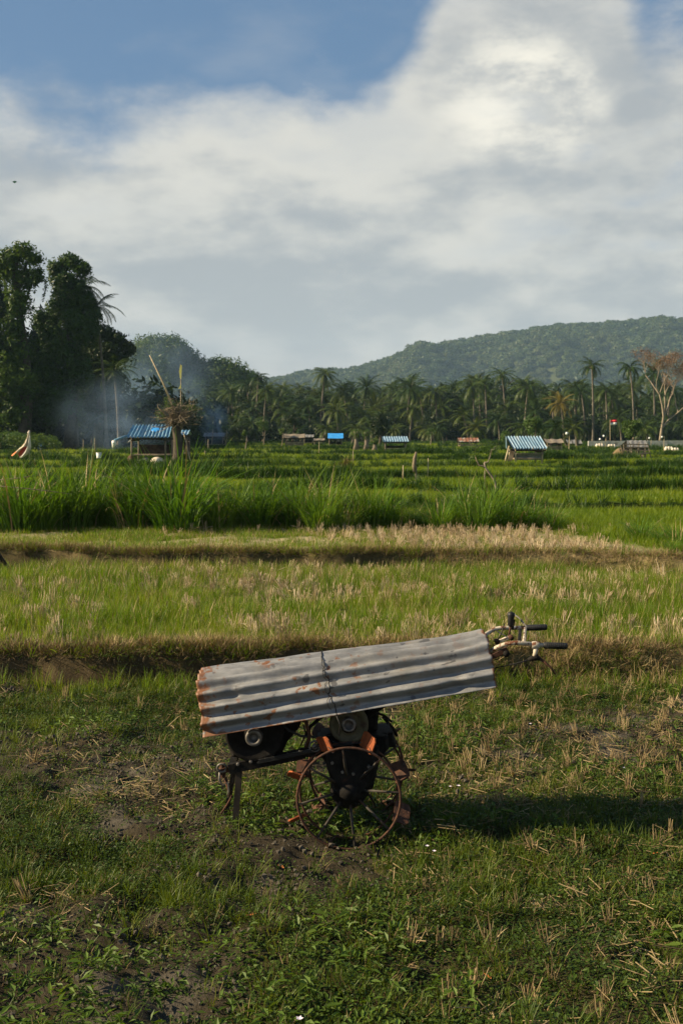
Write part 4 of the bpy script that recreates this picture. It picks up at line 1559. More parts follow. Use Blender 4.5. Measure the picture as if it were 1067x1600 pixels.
def hut(name, Y, x0, x1, ye, yr, yb, roofmat, label, depth=1.9, sheets=3, ribs=4, postmat='wood', ledge=None, wall=None, back=True, over=.12, ridge_dx=(0, 0), amp=.03, extra=None, nposts=2):
    """px extents x0..x1 at the eave, eave y, ridge y, base y in the photo; front at distance Y"""
    A = P(x0, ye, Y); B = P(x1, ye, Y)
    zb = gzs((A.x + B.x) / 2, Y)
    r = empty(name, ((A.x + B.x) / 2, Y + depth / 2, zb), label, 'hut')
    rise = P(x0, yr, Y + depth * .5).z - A.z
    z_e = A.z; z_r = max(z_e + .12, z_e + rise)
    xl, xr = A.x, B.x
    ymid = Y + depth * .5
    rl, rr_ = xl + ridge_dx[0] * Y / F, xr + ridge_dx[1] * Y / F
    for i in range(sheets):
        s0, s1 = i / sheets, (i + 1) / sheets
        lift = .004 * (i % 2)
        mb = corr_sheet((xl + (xr - xl) * s0, Y - over, z_e + lift), (xl + (xr - xl) * s1 + .02, Y - over, z_e + lift),
                        (rl + (rr_ - rl) * s1 + .02, ymid, z_r + lift), (rl + (rr_ - rl) * s0, ymid, z_r + lift), ribs, amp)
        mb.obj('roof_sheet', [roofmat], r, True)
        mb = corr_sheet((xl + (xr - xl) * s0, Y + depth + over, z_e + lift), (xl + (xr - xl) * s1 + .02, Y + depth + over, z_e + lift),
                        (rl + (rr_ - rl) * s1 + .02, ymid + .01, z_r + lift - .01), (rl + (rr_ - rl) * s0, ymid + .01, z_r + lift - .01), ribs, amp)
        mb.obj('roof_sheet', [roofmat], r, True)
    ins = .1 * (xr - xl)
    pw = .09
    for ix in range(nposts):
        xx = xl + ins + (xr - xl - 2 * ins) * ix / (nposts - 1)
        for yy in (Y + .1, Y + depth - .1):
            mb = MB(); mb.tube([(xx + random.uniform(-.03, .03), yy, zb - .1), (xx, yy, z_e - .02 + (0))], [pw * .55, pw * .5], 8)
            mb.obj('post', [M[postmat]], r, True)
    for yy in (Y + .1, Y + depth - .1):
        mb = MB(); mb.beam((xl + .02, yy, z_e - .09), (xr - .02, yy, z_e - .09), .07, .09); mb.obj('beam', [M['dark_wood']], r)
    for xx in (xl + ins, xr - ins):
        mb = MB(); mb.beam((xx, Y + .05, z_e - .17), (xx, Y + depth - .05, z_e - .17), .06, .07); mb.obj('beam', [M['dark_wood']], r)
        mb = MB(); mb.beam((xx, ymid, z_e - .14), (xx, ymid, z_r - .06), .05, .05); mb.obj('king_post', [M['dark_wood']], r)
    fl = zb + (z_e - zb) * .33
    mb = MB(); mb.box(((xl + xr) / 2, ymid, fl), (xr - xl - 2 * ins + .1, depth - .2, .06)); mb.obj('platform', [M['plank']], r)
    if back:
        nb = 7
        for i in range(nb):
            z_ = fl + .08 + (z_e - .2 - fl - .25) * i / nb
            mb = MB(); mb.beam((xl + ins, Y + depth - .16, z_), (xr - ins, Y + depth - .16, z_), .02, .09 + .02 * (i % 2), (0, 0, 1)); mb.obj('slat', [M['dark_wood']], r)
    if ledge is not None:
        mat_, h0, h1 = ledge
        nbd = 3
        for i in range(nbd):
            z_ = zb + (z_e - zb) * (h0 + (h1 - h0) * (i + .5) / nbd)
            mb = MB(); mb.box(((xl + xr) / 2, Y + .16, z_), (xr - xl - 2 * ins - .08, .03, (z_e - zb) * (h1 - h0) / nbd - .012)); mb.obj('board', [M[mat_]], r)
    return r, (xl, xr, z_e, z_r, zb)


# A: left hut with blue roof
rA, (xl, xr, ze, zr, zb) = hut('field_hut', 57, 199, 265, 683, 664, 728, M['blue_roof'], 'open field hut under a faded blue corrugated roof beside the twiggy stump', depth=2.2, sheets=3, ribs=4, amp=.05,
                               ledge=None, ridge_dx=(4, -1))
mb = MB()
vs = [(P(199, 681, 56.9)), (P(180, 688, 56.6)), (P(178, 694, 56.4)), (P(183, 690, 57.6)), (P(199, 684, 58.2))]
mb.tube([vs[0], vs[1], vs[2]], .07, 7); mb.obj('awning_roll', [M['blue_roof']], rA, True)
mb = MB(); mb.tube([P(178, 688, 56.5), P(179, 693, 56.5), P(177, 700, 56.5)], [.10, .13, .04], 8); mb.obj('hanging_rag', [M['white']], rA, True)
# blue patch lying on the roof of this hut
mb = MB()
c = P(243, 672, 57.6)
mb.lathe(c + Vector((0, -.02, .03)), Vector((0, -.55, .83)), [(0, .24), (.02, .22), (.035, .1), (.035, 0)], 9)
mb.obj('roof_patch', [M['blue_tarp']], rA)
for i, (px, py, w_, h_, mt, lb) in enumerate(((207, 722, .55, .5, 'rust_dark', 'dark red sack slumped at the left front post of the blue roofed hut'),
                                              (246, 722, .75, .38, 'cream_cloth', 'pale sack lying in the front of the blue roofed hut'),
                                              (228, 718, .5, .36, 'grey_roof', 'grey sack in the middle of the blue roofed hut'))):
    q = P(px, py, 57.25); zz = gzs(q.x, 57.25)
    mb = MB()
    for a, rr_ in ((0, 1), ):
        mb.lathe((q.x, 57.25, zz - .02), (0, 0, 1), [(0, w_ * .42), (h_ * .35, w_ * .5), (h_ * .8, w_ * .38), (h_ * 1.05, w_ * .12), (h_ * 1.1, 0)], 12)
    o = mb.obj('sack', [M[mt]], None, True, base=(q.x, 57.25, zz)); tag(o, lb, 'sack')
# second small roof behind the stump
hut('lean_to', 60, 267, 294, 679, 672, 728, M['blue_roof'], 'small blue roofed lean-to half hidden behind the twiggy stump', depth=1.3, sheets=1, ribs=5)
# B low grey shed
hut('low_shed', 108, 318, 351, 682, 676, 699, M['grey_roof'], 'low grey shed in the smoke at the foot of the left tree line', depth=2.0, sheets=2, ribs=3, amp=.02)
# C thatched
hut('thatched_hut', 118, 443, 476, 684, 678, 698, M['thatch'], 'brown hut with a ragged grey thatched roof under the dark tree', depth=2.0, sheets=1, ribs=2, amp=.03, ledge=('plank', .05, .6))
hut('grey_shed', 132, 474, 490, 683, 679, 695, M['grey_roof'], 'tiny grey shed just right of the thatched hut', depth=1.8, sheets=1, ribs=3, amp=.02)
hut('plank_shed', 124, 490, 507, 688, 685, 697, M['thatch'], 'tiny wooden shed left of the bright blue roof', depth=1.6, sheets=1, ribs=2, amp=.02, ledge=('plank', .1, .8))
# E
hut('blue_roofed_shed', 116, 512, 536, 685, 677, 698, M['blue_tarp'], 'small shed under a plain bright blue roof below the tallest slender palm', depth=1.8, sheets=1, ribs=1, amp=.01, ledge=None)
# F
hut('field_hut', 89, 599, 638, 690, 682, 709, M['bluegrey_roof'], 'open hut under a pale blue white corrugated roof in the middle of the fields', depth=2.0, sheets=2, ribs=5, amp=.05, ridge_dx=(-2, -2))
# G
hut('rusty_roofed_hut', 116, 716, 748, 690, 684, 701, M['rusty_roof'], 'low hut under a rusty red and grey roof before the palms', depth=2.0, sheets=2, ribs=3, amp=.02, ledge=('plank', .15, .6))
# H right hut
rH, (xl, xr, ze, zr, zb) = hut('field_hut', 57, 800, 853, 701, 682, 729, M['bluegrey_roof'], 'open field hut with a blue striped corrugated roof and plank sides on the right', depth=2.2, sheets=3, ribs=4,
                               postmat='bamboo', ledge=('grey_roof', .25, .62), ridge_dx=(-6, -5), amp=.055)
for i in range(5):
    x_ = xl + .04 + .05 * i; y_ = 57.3 + i * .3
    mb = MB(); mb.beam((x_ - .18, y_, zb), (x_ + .02, y_ + .05, ze - .15), .24, .03, (0, 1, 0)); mb.obj('side_board', [M['plank']], rH)
mb = MB(); mb.tube([P(787, 728, 56.9), P(795, 697, 57.1)], .05, 7); mb.obj('prop', [M['bamboo']], rH, True)
mb = MB(); mb.beam((xl + .2, 57.02, zb + (ze - zb) * .66), (xr - .15, 57.02, zb + (ze - zb) * .66), .06, .06); mb.obj('rail', [M['wood']], rH)
# I brown hut behind it
hut('brown_shed', 82, 852, 880, 692, 686, 711, M['thatch'], 'brown open shed just behind and right of the right blue roofed hut', depth=1.8, sheets=1, ribs=2, amp=.03, postmat='bamboo', ledge=('plank', .3, .7))
# J
hut('grey_roofed_shed', 112, 886, 909, 693, 687, 700, M['grey_roof'], 'small shed with a plain grey roof before the long pale wall', depth=1.8, sheets=1, ribs=3, amp=.02)
# K grey shack with stacked wood
rK, (xl, xr, ze, zr, zb) = hut('wood_shack', 68, 978, 1011, 699, 688, 718, M['grey_roof'], 'dark ramshackle shack piled with sticks beside the bright green tree', depth=1.7, sheets=1, ribs=4, postmat='dark_wood', ridge_dx=(6, 2), amp=.015)
for i in range(16):
    x_ = random.uniform(xl - .3, xr + .2)
    mb = MB(); mb.tube([(x_, 67.8, zb - .05), (x_ + random.uniform(-.35, .25), 67.95, zb + random.uniform(.5, 1.0))], [.035, .025], 5); mb.obj('stick', [M['wood']], rK)
for i in range(4):
    mb = MB(); mb.beam((xl - .1, 67.75, zb + .25 + .2 * i), (xr, 67.75, zb + .3 + .17 * i), .04, .07); mb.obj('slat', [M['wood']], rK)
mb = MB(); mb.lathe((xl - .35, 68.2, zb - .05), (0, 0, 1), [(0, .5), (.35, .45), (.6, .2), (.68, 0)], 10)
o = mb.obj('straw_heap', [M['straw_dark']], None, True, base=(xl - .35, 68.2, zb - .05)); tag(o, 'small brown straw heap at the left foot of the dark shack', 'heap')


# twiggy stump -------------------------------------------------------
def twiggy_stump():
    Y = 55
    b = P(278, 730, Y); z0 = gzs(b.x, Y)
    base = Vector((b.x, Y, z0))
    r = empty('pollard_stump', base, 'thick dark stump crowned with a tangle of dry twigs beside the left hut', 'tree')
    mb = MB()
    pts = [Vector((0, 0, -.1))] + [P(x_, y_, Y) - base for x_, y_ in ((279, 712), (278, 690), (276, 668), (274, 655))]
    mb.tube(pts, [.38, .27, .21, .22, .14], 12)
    for i in range(9):
        a = i * .7; mb.tube([Vector((.24 * math.cos(a), .24 * math.sin(a), 0)), Vector((.15 * math.cos(a), .15 * math.sin(a), .9)), pts[3] + Vector((.12 * math.cos(a), .12 * math.sin(a), 0))], [.08, .04, .03], 5)
    mb.obj('trunk', [M['bark_dark']], r, True, local=True)
    top = pts[-1]
    mb = MB()
    for i in range(230):
        a = random.uniform(0, 2 * PI); e = random.uniform(-.25, 1.0)
        d = Vector((math.cos(a) * math.cos(e) * 1.15, math.sin(a) * math.cos(e), math.sin(e))).normalized()
        if random.random() < .35: d = Vector((abs(d.x) * 1.2, d.y, d.z * .4)).normalized()
        L = random.uniform(.6, 1.55)
        p0 = top + Vector((random.gauss(.1, .45), random.gauss(0, .3), random.uniform(-.25, .6))) if i % 2 else top + Vector((random.uniform(-.15, .15), random.uniform(-.15, .15), random.uniform(-.35, .2)))
        if i % 2: d = Vector((random.gauss(.1, 1), random.gauss(0, 1), random.gauss(.5, .6))).normalized(); L *= .6
        p1 = p0 + d * L * .55 + Vector((0, 0, random.uniform(-.1, .1)))
        p2 = p1 + (d + Vector((random.gauss(0, .5), random.gauss(0, .5), random.gauss(-.1, .4)))).normalized() * L * .5
        mb.tube([p0, p1, p2], [.024, .016, .008], 4, False)
        if random.random() < .6:
            mb.tube([p1, p1 + Vector((random.gauss(0, .22), random.gauss(0, .22), random.gauss(.05, .22)))], [.01, .004], 4, False)
    o = mb.obj('twigs', [M['twig']], r, local=True); tag(o, kind='stuff')
    bl = [(top.x - .7, 0, top.z + .2, .35, .35, .45), (top.x - .1, 0, top.z + .7, .5, .4, .3), (top.x + .8, 0, top.z + .55, .5, .4, .25), (top.x - .4, 0, top.z + .9, .2, .2, .3)]
    leaves_obj('leaves', bl, 1000, .05, M['tree_light'], r, 9, shell=.1)


twiggy_stump()
mb = MB(); mb.tube([P(273, 640, 55.5), P(256, 600, 55.5), P(234, 555, 55.5)], [.055, .045, .022], 7)
mb.tube([P(273, 640, 55.5), P(279, 668, 55.5)], [.055, .06], 7)
o = mb.obj('bamboo_pole', [M['bamboo']], None, True, base=P(276, 660, 55.5)); tag(o, 'long bare bamboo pole leaning left out of the twiggy stump', 'pole')
mb = MB(); mb.tube([P(287, 675, 55.4), P(294, 705, 55), P(301, 733, 54.6)], [.03, .03, .035], 6)
o = mb.obj('prop_pole', [M['bamboo']], None, True, base=P(301, 733, 54.6)); tag(o, 'thin pole leaning against the right side of the twiggy stump', 'pole')


def yellow_flag():
    Y = 56
    base = P(283, 660, Y)
    r = empty('flag_pole', base, 'tall thin pole with two yellow pennants above the twiggy stump', 'flag')
    mb = MB(); mb.tube([P(283, 675, Y), P(283, 640, Y), P(282.5, 569, Y)], [.03, .025, .015], 6); mb.obj('pole', [M['bamboo']], r, True)
    for (pts) in (((282, 570), (284.5, 571), (283.6, 592), (281.3, 590), (280, 580)), ((283, 600), (283.4, 607), (278.8, 607.5), (281, 604))):
        mb = MB()
        f_ = [P(a, b_, Y - .03) for a, b_ in pts]; k = [q + Vector((0, .015, 0)) for q in f_]
        n_ = len(f_)
        mb.add(f_ + k, [tuple(range(n_)), tuple(range(2 * n_ - 1, n_ - 1, -1))] + [(i, (i + 1) % n_, n_ + (i + 1) % n_, n_ + i) for i in range(n_)])
        mb.obj('pennant', [M['yellow_cloth']], r)
    mb = MB(); mb.tube([P(285, 672, Y), P(285.5, 606, Y)], [.022, .012], 5)
    mb.obj('stay', [M['bamboo']], r)


yellow_flag()


# red and white flag on the right
def right_flag():
    Y = 110
    base = P(953, 690, Y)
    r = empty('flag', base, 'small red over white flag before the palms on the right', 'flag')
    mb = MB(); mb.tube([P(952.5, 692, Y), P(952.5, 655, Y)], .03, 6); mb.obj('pole', [M['bamboo']], r)
    for (y0, y1, mt) in ((656.5, 660.3, 'flag_red'), (660.5, 664.3, 'white')):
        mb = MB(); n_ = 8
        vs = []
        for i in range(n_ + 1):
            t = i / n_; wv = .06 * math.sin(t * 7)
            a = P(953 + 10.5 * t, y0 - .7 * t, Y); b_ = P(953 + 10.5 * t, y1 - .7 * t, Y)
            for q, dy in ((a, 0), (b_, 0), (a, .02), (b_, .02)): vs.append(q + Vector((0, wv + dy, 0)))
        fs = []
        for i in range(n_):
            k = 4 * i
            fs += [(k, k + 1, k + 5, k + 4), (k + 2, k + 6, k + 7, k + 3), (k, k + 4, k + 6, k + 2), (k + 1, k + 3, k + 7, k + 5)]
        mb.add(vs, fs); mb.obj('stripe', [M[mt]], r, True)


right_flag()


# draped red and white cloth on the left
def draped_cloth():
    Y = 60
    b = P(46, 720, Y); z0 = gzs(b.x, Y)
    r = empty('cloth_flag', (b.x, Y, z0), 'draped white and red cloth tied to a short stake at the left edge', 'flag')
    mb = MB(); mb.tube([(b.x, Y + .05, z0), P(46, 672, Y + .05)], .025, 6); mb.obj('stake', [M['bamboo']], r)
    # folded cone of cloth
    rows = [((44.5, 47.5), 673), ((43.5, 47.5), 679), ((42, 47.5), 684), ((38, 48), 692), ((33, 48.5), 698), ((24, 47), 704), ((19, 42), 708), ((17.5, 39), 710)]
    n_ = 12
    vs = []; fs = []; ms = []
    for j, ((xa, xb), yy) in enumerate(rows):
        for i in range(n_ + 1):
            t = i / n_
            fold = .10 * math.sin(t * 13 + j * .25) * min(1, j / 3)
            q = P(xa + (xb - xa) * t, yy + (2.2 * math.sin(t * 9 + 1) if j > 4 else 0) + (4 * t if j > 5 else 0), Y)
            vs.append(q + Vector((0, fold, 0)))
    mbw = MB(); mbr = MB(); mbo = MB()
    for j in range(len(rows) - 1):
        for i in range(n_):
            a = j * (n_ + 1) + i
            quad = [vs[a], vs[a + 1], vs[a + n_ + 2], vs[a + n_ + 1]]
            t = (i + .5) / n_
            tgt = mbw
            if j >= 4 and .42 < t < .66: tgt = mbr
            elif j >= 5 and t <= .25: tgt = mbo
            tgt.add(quad, [(0, 1, 2, 3)])
            tgt.add([q + Vector((0, .012, 0)) for q in quad], [(3, 2, 1, 0)])
    mbw.obj('white_cloth', [M['cream_cloth']], r, True); mbr.obj('red_cloth', [M['red_cloth']], r, True); mbo.obj('orange_cloth', [M['orange_cloth']], r, True)
    mb = MB(); mb.lathe(P(45.8, 676, Y), (0, 0, 1), [(-.08, .03), (-.03, .08), (.04, .07), (.10, .02)], 8); mb.obj('knot', [M['cream_cloth']], r, True)


draped_cloth()


def bucket(px, py, Y, w_, h_, mat, label, cat='bucket'):
    q = P(px, py, Y); z0 = gzs(q.x, Y)
    z0 = min(z0 + .25, P(px, py, Y).z)
    r = empty('bucket', (q.x, Y, z0), label, cat)
    mb = MB(); mb.lathe((q.x, Y, z0), (0, 0, 1), [(0, w_ * .4), (h_, w_ * .5), (h_, w_ * .46), (.02, w_ * .37), (.02, 0)], 14); mb.obj('body', [mat], r, True)
    mb = MB(); mb.ring((q.x, Y, z0 + h_), (0, 0, 1), w_ * .5, .012, 16, 5); mb.obj('rim', [mat], r, True)


bucket(155, 711, 60, .30, .30, M['plastic_white'], 'white bucket standing in the rice left of the blue roofed hut')
bucket(62, 692, 88, .40, .48, M['plastic_teal'], 'dim teal bin in the shade under the tall left trees', 'bin')
# stakes and poles in the fields
for px, y0, y1, Y, lb in ((498, 690, 712, 74, 'thin stake between the thatched hut and the blue roof'), (325, 686, 704, 78, 'thin pole below the low grey shed in the smoke'),
                          (320, 704, 716, 64, 'short stake in the rice right of the twiggy stump'), (148, 685, 698, 78, 'thin stake left of the blue roofed hut'),
                          (130, 687, 700, 78, 'dark thin stake in the rice before the smoke'), (551, 704, 716, 60, 'short peg near the dry bush'),
                          (668, 716, 735, 40, 'thin stick just left of the sapling path'), (629, 727, 745, 38, 'low broken stick left of the wrapped post')):
    q = P(px, y1, Y); z0 = gzs(q.x, Y)
    mb = MB(); mb.tube([(q.x, Y, z0 - .1), P(px + .8, y0, Y)], [.022, .016], 6)
    o = mb.obj('stake', [M['bamboo']], None, True, base=(q.x, Y, z0)); tag(o, lb, 'stake')


def scarer(px, yt, yb, Y, label, s=.2):
    s = s * .55
    q = P(px, yb, Y); z0 = gzs(q.x, Y)
    r = empty('bird_scarer', (q.x, Y, z0), label, 'bird scarer', 'white bags on sticks in the right fields')
    t = P(px, yt, Y)
    mb = MB(); mb.tube([(q.x, Y, z0 - .1), (t.x + .05, Y, t.z)], [.03, .02], 6); mb.obj('stick', [M['bamboo']], r)
    mb = MB()
    rot = Matrix.Rotation(random.uniform(-.8, .8), 3, 'Y')
    prof = [(0, .1), (.3, .8), (.7, 1.0), (1.1, .7), (1.5, .15)]
    b0 = MB(); b0.lathe((0, 0, 0), (-.5, 0, .8), [(a * s * .9, r_ * s * .7) for a, r_ in prof], 8)
    mb.add([Vector(v_) + t + Vector((-.08, 0, -.1)) for v_ in b0.v], b0.f)
    mb.obj('bag', [M['plastic_white']], r, True)


scarer(888, 677, 712, 78, 'white bag on a tall stick between the brown shed and grey roofed shed', .30)
scarer(939, 686, 697, 100, 'lower left of two white bags on sticks under the flag', .28)
scarer(945, 681, 697, 100, 'higher right of two white bags on sticks under the flag', .30)
scarer(1016, 684, 698, 96, 'white bag on a stick right behind the dark shack', .24)
scarer(1036, 682, 708, 88, 'white bag on a leaning stick before the pale wall at right', .22)


# long pale wall on the right
def pale_wall():
    Y = 104
    zb = gzs(25, Y)
    a = P(918, 690, Y)
    r = empty('low_wall', (a.x, Y, zb), 'long low pale wall along the far edge of the right fields', 'wall')
    x = a.x; i = 0
    while x < a.x + 22:
        L = 1.9
        mb = MB(); mb.box((x + L / 2, Y + .25 * i * .2, zb + .25 + .01 * i), (L - .03, .3, .95)); mb.obj('wall_panel', [M['concrete']], r)
        x += L; i += 1
    return


pale_wall()
for i, (px, py, w_, Y) in enumerate(((936, 698, .5, 98), (955, 699, .5, 97), (1044, 703, .5, 92), (1054, 705, .45, 91))):
    q = P(px, py, Y); z0 = gzs(q.x, Y)
    mb = MB()
    n_ = 10
    for k in range(3):
        c = Vector((q.x + (k - 1) * w_ * .45, Y, max(z0, q.z) - .1))
        mb.lathe(c, (0, 0, 1), [(0, w_ * .3), (.18, w_ * .32), (.34 + .05 * (k % 2), w_ * .18), (.40, 0)], n_)
    o = mb.obj('white_sack_pile', [M['cream_cloth']], None, True, base=(q.x, Y, z0))
    tag(o, 'low pile of off-white sacks at the foot of the long pale wall', 'sacks', 'sack piles along the pale wall')


# wrapped post in the middle
def wrapped_post():
    Y = 40
    q = P(648, 745, Y); z0 = gzs(q.x, Y)
    r = empty('wrapped_post', (q.x, Y, z0), 'short post wrapped in brown dry leaves standing alone in the rice', 'post')
    mb = MB(); mb.tube([(q.x + .04, Y, z0 - .1), (q.x + .04, Y, z0 + .55)], .035, 7); mb.obj('post', [M['wood']], r)
    mb = MB(); mb.tube([P(647.5, 738, Y), P(646.5, 728, Y), P(648, 716, Y), P(650, 706, Y)], [.045, .075, .07, .035], 9); mb.obj('wrapping', [M['twig']], r, True)


wrapped_post()
# dry bush
mb = MB()
Y = 47; q = P(541, 725, Y); z0 = gzs(q.x, Y)
for i in range(260):
    a = random.uniform(0, 6.28)
    mb.blade((q.x + random.gauss(0, .10), Y + random.gauss(0, .1), z0 + random.uniform(0, .3)), random.uniform(.3, .6), .022, a, random.uniform(.1, .8), random.uniform(.2, 1.4), 3, random.random() < .35)
o = mb.obj('dry_bush', [M['straw_dark'], M['rice']], None, base=(q.x, Y, z0)); tag(o, 'shaggy brown and green bush left of the wrapped post', 'bush')
# stones by the path
for i, (px, py, r_, lb) in enumerate(((645, 752, .16, 'larger pale stone below the wrapped post'), (655, 749, .10, 'smaller pale stone touching the larger one below the post'), (707, 768, .12, 'pale stone on the grassy path right of the hedge'))):
    Y = 36 if i < 2 else 31
    q = P(px, py, Y); z0 = gzs(q.x, Y)
    mb = MB(); mb.lathe((q.x, Y, z0 - .04), (0, 0, 1), [(0, r_), (r_ * .5, r_ * 1.15), (r_ * 1.1, r_ * .7), (r_ * 1.3, 0)], 9)
    mb.v = [(a + random.gauss(0, .01), b_, c + random.gauss(0, .01)) for a, b_, c in mb.v]
    o = mb.obj('stone', [M['stone']], None, True, base=(q.x, Y, z0)); tag(o, lb, 'stone')
# pole frame at the left edge
q = P(0, 885, 16.6); z0 = gzs(q.x, 16.5)
r = empty('pole_tripod', (q.x - .4, 16.6, z0), 'dark leaning poles of a stick tripod cut off by the left edge', 'poles')
for i, (dx, dy) in enumerate(((.62, 0), (.50, -.12), (.40, .25), (-.5, .2), (-.2, -.4))):
    mb = MB(); mb.tube([(q.x - .4 + dx, 16.6 + dy, z0 - .05), (q.x - .45, 16.6, z0 + .95), (q.x - .45 - dx * .1, 16.6 - dy * .1, z0 + 1.15)], [.035, .028, .02], 6); mb.obj('pole', [M['dark_wood']], r, True)
for i, (pp, lb) in enumerate(((((-30, 753), (30, 747), (62, 742)), 'upper thin dead branch crossing the hedge at the left edge'),
                              (((-30, 757), (40, 763), (75, 767), (112, 772)), 'lower dark dead branch crossing the hedge at the left edge'))):
    mb = MB(); pts_ = [P(a, b_, 21.0) for a, b_ in pp]; mb.tube(pts_, [.009] * (len(pts_) - 1) + [.004], 6)
    mb.tube([P(-10, 755, 21.0), P(-16, 830, 20.9)], .012, 5)
    o = mb.obj('dead_branch', [M['wood']], None, True, base=pts_[0]); tag(o, lb, 'branch')
# twig on the first terrace
q = ray_ground(662, 935, .2)
mb = MB()
z0 = gzs(q.x, q.y)
mb.tube([(q.x, q.y, z0), (q.x + .03, q.y, z0 + .10), (q.x - .05, q.y, z0 + .20)], [.012, .009, .004], 5)
mb.tube([(q.x + .03, q.y, z0 + .10), (q.x + .10, q.y, z0 + .04)], [.009, .004], 5)
mb.tube([(q.x + .03, q.y, z0 + .10), (q.x + .05, q.y, z0 + .17)], [.009, .004], 5)
o = mb.obj('dark_twig', [M['dark_wood']], None, True, base=(q.x, q.y, z0)); tag(o, 'small dark forked twig sticking up in the grass above the sheet', 'twig')
# kite
q = P(23.5, 284, 120)
mb = MB(); mb.add([q + Vector((-.28, 0, 0)), q + Vector((0, 0, .12)), q + Vector((.28, 0, 0)), q + Vector((0, 0, -.16)), q + Vector((0, .05, 0))], [(0, 1, 4), (1, 2, 4), (2, 3, 4), (3, 0, 4), (0, 3, 2, 1)])
o = mb.obj('kite', [M['kite']], None, base=q); tag(o, 'tiny green kite high in the sky at the left', 'kite')


# ------------------------------------------------------------------ hills
def hill_profile(px):
    xs = [-900, -200, 100, 300, 430, 470, 500, 560, 600, 640, 700, 760, 800, 870, 930, 1000, 1067, 1250, 1500, 2000]
    ys = [672, 665, 650, 620, 592, 586, 580, 574, 563, 550, 537, 525, 518, 510, 506, 502, 499, 494, 500, 520]
    return np.interp(px, xs, ys)


def hill_z(x, y):
    px = x / 1500 * F + 533.5
    top = (690 - hill_profile(px)) / F * 1500 + 2.25 - 8
    t = sst((y - 1120) / 420) * (1 - .8 * sst((y - 1600) / 500))
    und = (fbm(x * .010, y * .006, 201, 4) - .5) * 55 * sst((y - 1130) / 150) * (1 - sst((y - 1430) / 100))
    gul = -22 * np.abs(np.sin(x * .018 + 2.5 * fbm(x * .004, y * .004, 205, 2))) * sst((y - 1130) / 150) * (1 - sst((y - 1450) / 100))
    return 2 + top * t + und * np.minimum(1, top / 120) + gul * np.minimum(1, top / 120)


def knoll_z(x, y):
    a = 17.5 * np.exp(-(((x + 51) / 15) ** 2 + ((y - 300) / 22) ** 2))
    b = 12 * np.exp(-(((x + 33) / 13) ** 2 + ((y - 305) / 22) ** 2))
    c = 10 * np.exp(-(((x + 75) / 25) ** 2 + ((y - 310) / 25) ** 2))
    return 2 + np.maximum(np.maximum(a, b), c) + .3 * (a + b)


def grid_obj(name, x0, x1, y0, y1, st, fn, mat):
    xs = np.arange(x0, x1 + st, st); ys = np.arange(y0, y1 + st, st)
    X, Y = np.meshgrid(xs, ys); Z = fn(X, Y)
    nx, ny = len(xs), len(ys)
    idx = np.arange(nx * ny).reshape(ny, nx)
    f = np.stack([idx[:-1, :-1], idx[:-1, 1:], idx[1:, 1:], idx[1:, :-1]], -1).reshape(-1, 4)
    o = bpy.data.objects.new(name, np_mesh(name, np.stack([X, Y, Z], -1).reshape(-1, 3), f, mat, True)); COL.objects.link(o)
    tag(o, kind='structure')
    return o


grid_obj('hill', -1100, 1300, 1110, 2150, 20, hill_z, M['hill'])
grid_obj('wooded_knoll', -130, 10, 255, 360, 3, knoll_z, M['hill'])
FC = []
for i in range(5):
    bl = [(0, 0, 4.5, 5, 5, 3.6)] + [(math.cos(a) * 3.2, math.sin(a) * 3.2, 3.5 + random.uniform(-1, 2.2), 2.6, 2.6, 2.0) for a in np.arange(0, 6.2, 1.1) + i]
    v, f = leaf_cloud(bl, 420, 1.05, seed=i + 300, shell=.7, lump=.3)
    v2, f2 = leaf_cloud(bl, 120, 1.8, seed=i + 340, shell=.55, lump=.2)
    FC.append(np_mesh('crown', np.concatenate([v, v2]), np.concatenate([f, f2 + len(v)]), M['forest']))
n = 15000
x = rng.uniform(-420, 760, n); y = rng.uniform(1125, 1640, n)
keep = rng.uniform(0, 1, n) < np.where(x < -100, .3, 1.0)
x, y = x[keep], y[keep]
s_ = rng.uniform(.5, 1.6, len(x)) * (.8 + .5 * fbm(x * .02, y * .02, 211, 2))
scatter('hill_forest', np.stack([x, y, hill_z(x, y) - 1], -1), FC, s_, .1, 'dense hazy forest covering the long hill on the right', 'forest')
KC = []
for i in range(4):
    bl = [(0, 0, 2.6, 2.0, 2.0, 1.8)] + [(math.cos(a) * 1.5, math.sin(a) * 1.5, 2.0 + random.uniform(-.5, 1.2), 1.2, 1.2, 1.0) for a in np.arange(0, 6.2, 1.2) + i]
    v, f = leaf_cloud(bl, 900, .24, seed=i + 400, shell=.5, lump=.3)
    KC.append(np_mesh('crown', v, f, M['vine']))
n = 1700
x = rng.uniform(-105, 0, n); y = rng.uniform(270, 320, n)
scatter('knoll_forest', np.stack([x, y, knoll_z(x, y) - 1.2], -1), KC, (.5, 2.1), .1, 'rounded mass of trees on the knoll behind the smoke', 'forest')


# ------------------------------------------------------------------ smoke and haze
def volume_mat(name, build):
    m, g, out = newmat(name)
    pv = g.new('ShaderNodeVolumePrincipled')
    build(g, pv)
    g.l.new(pv.outputs[0], out.inputs['Volume'])
    return m


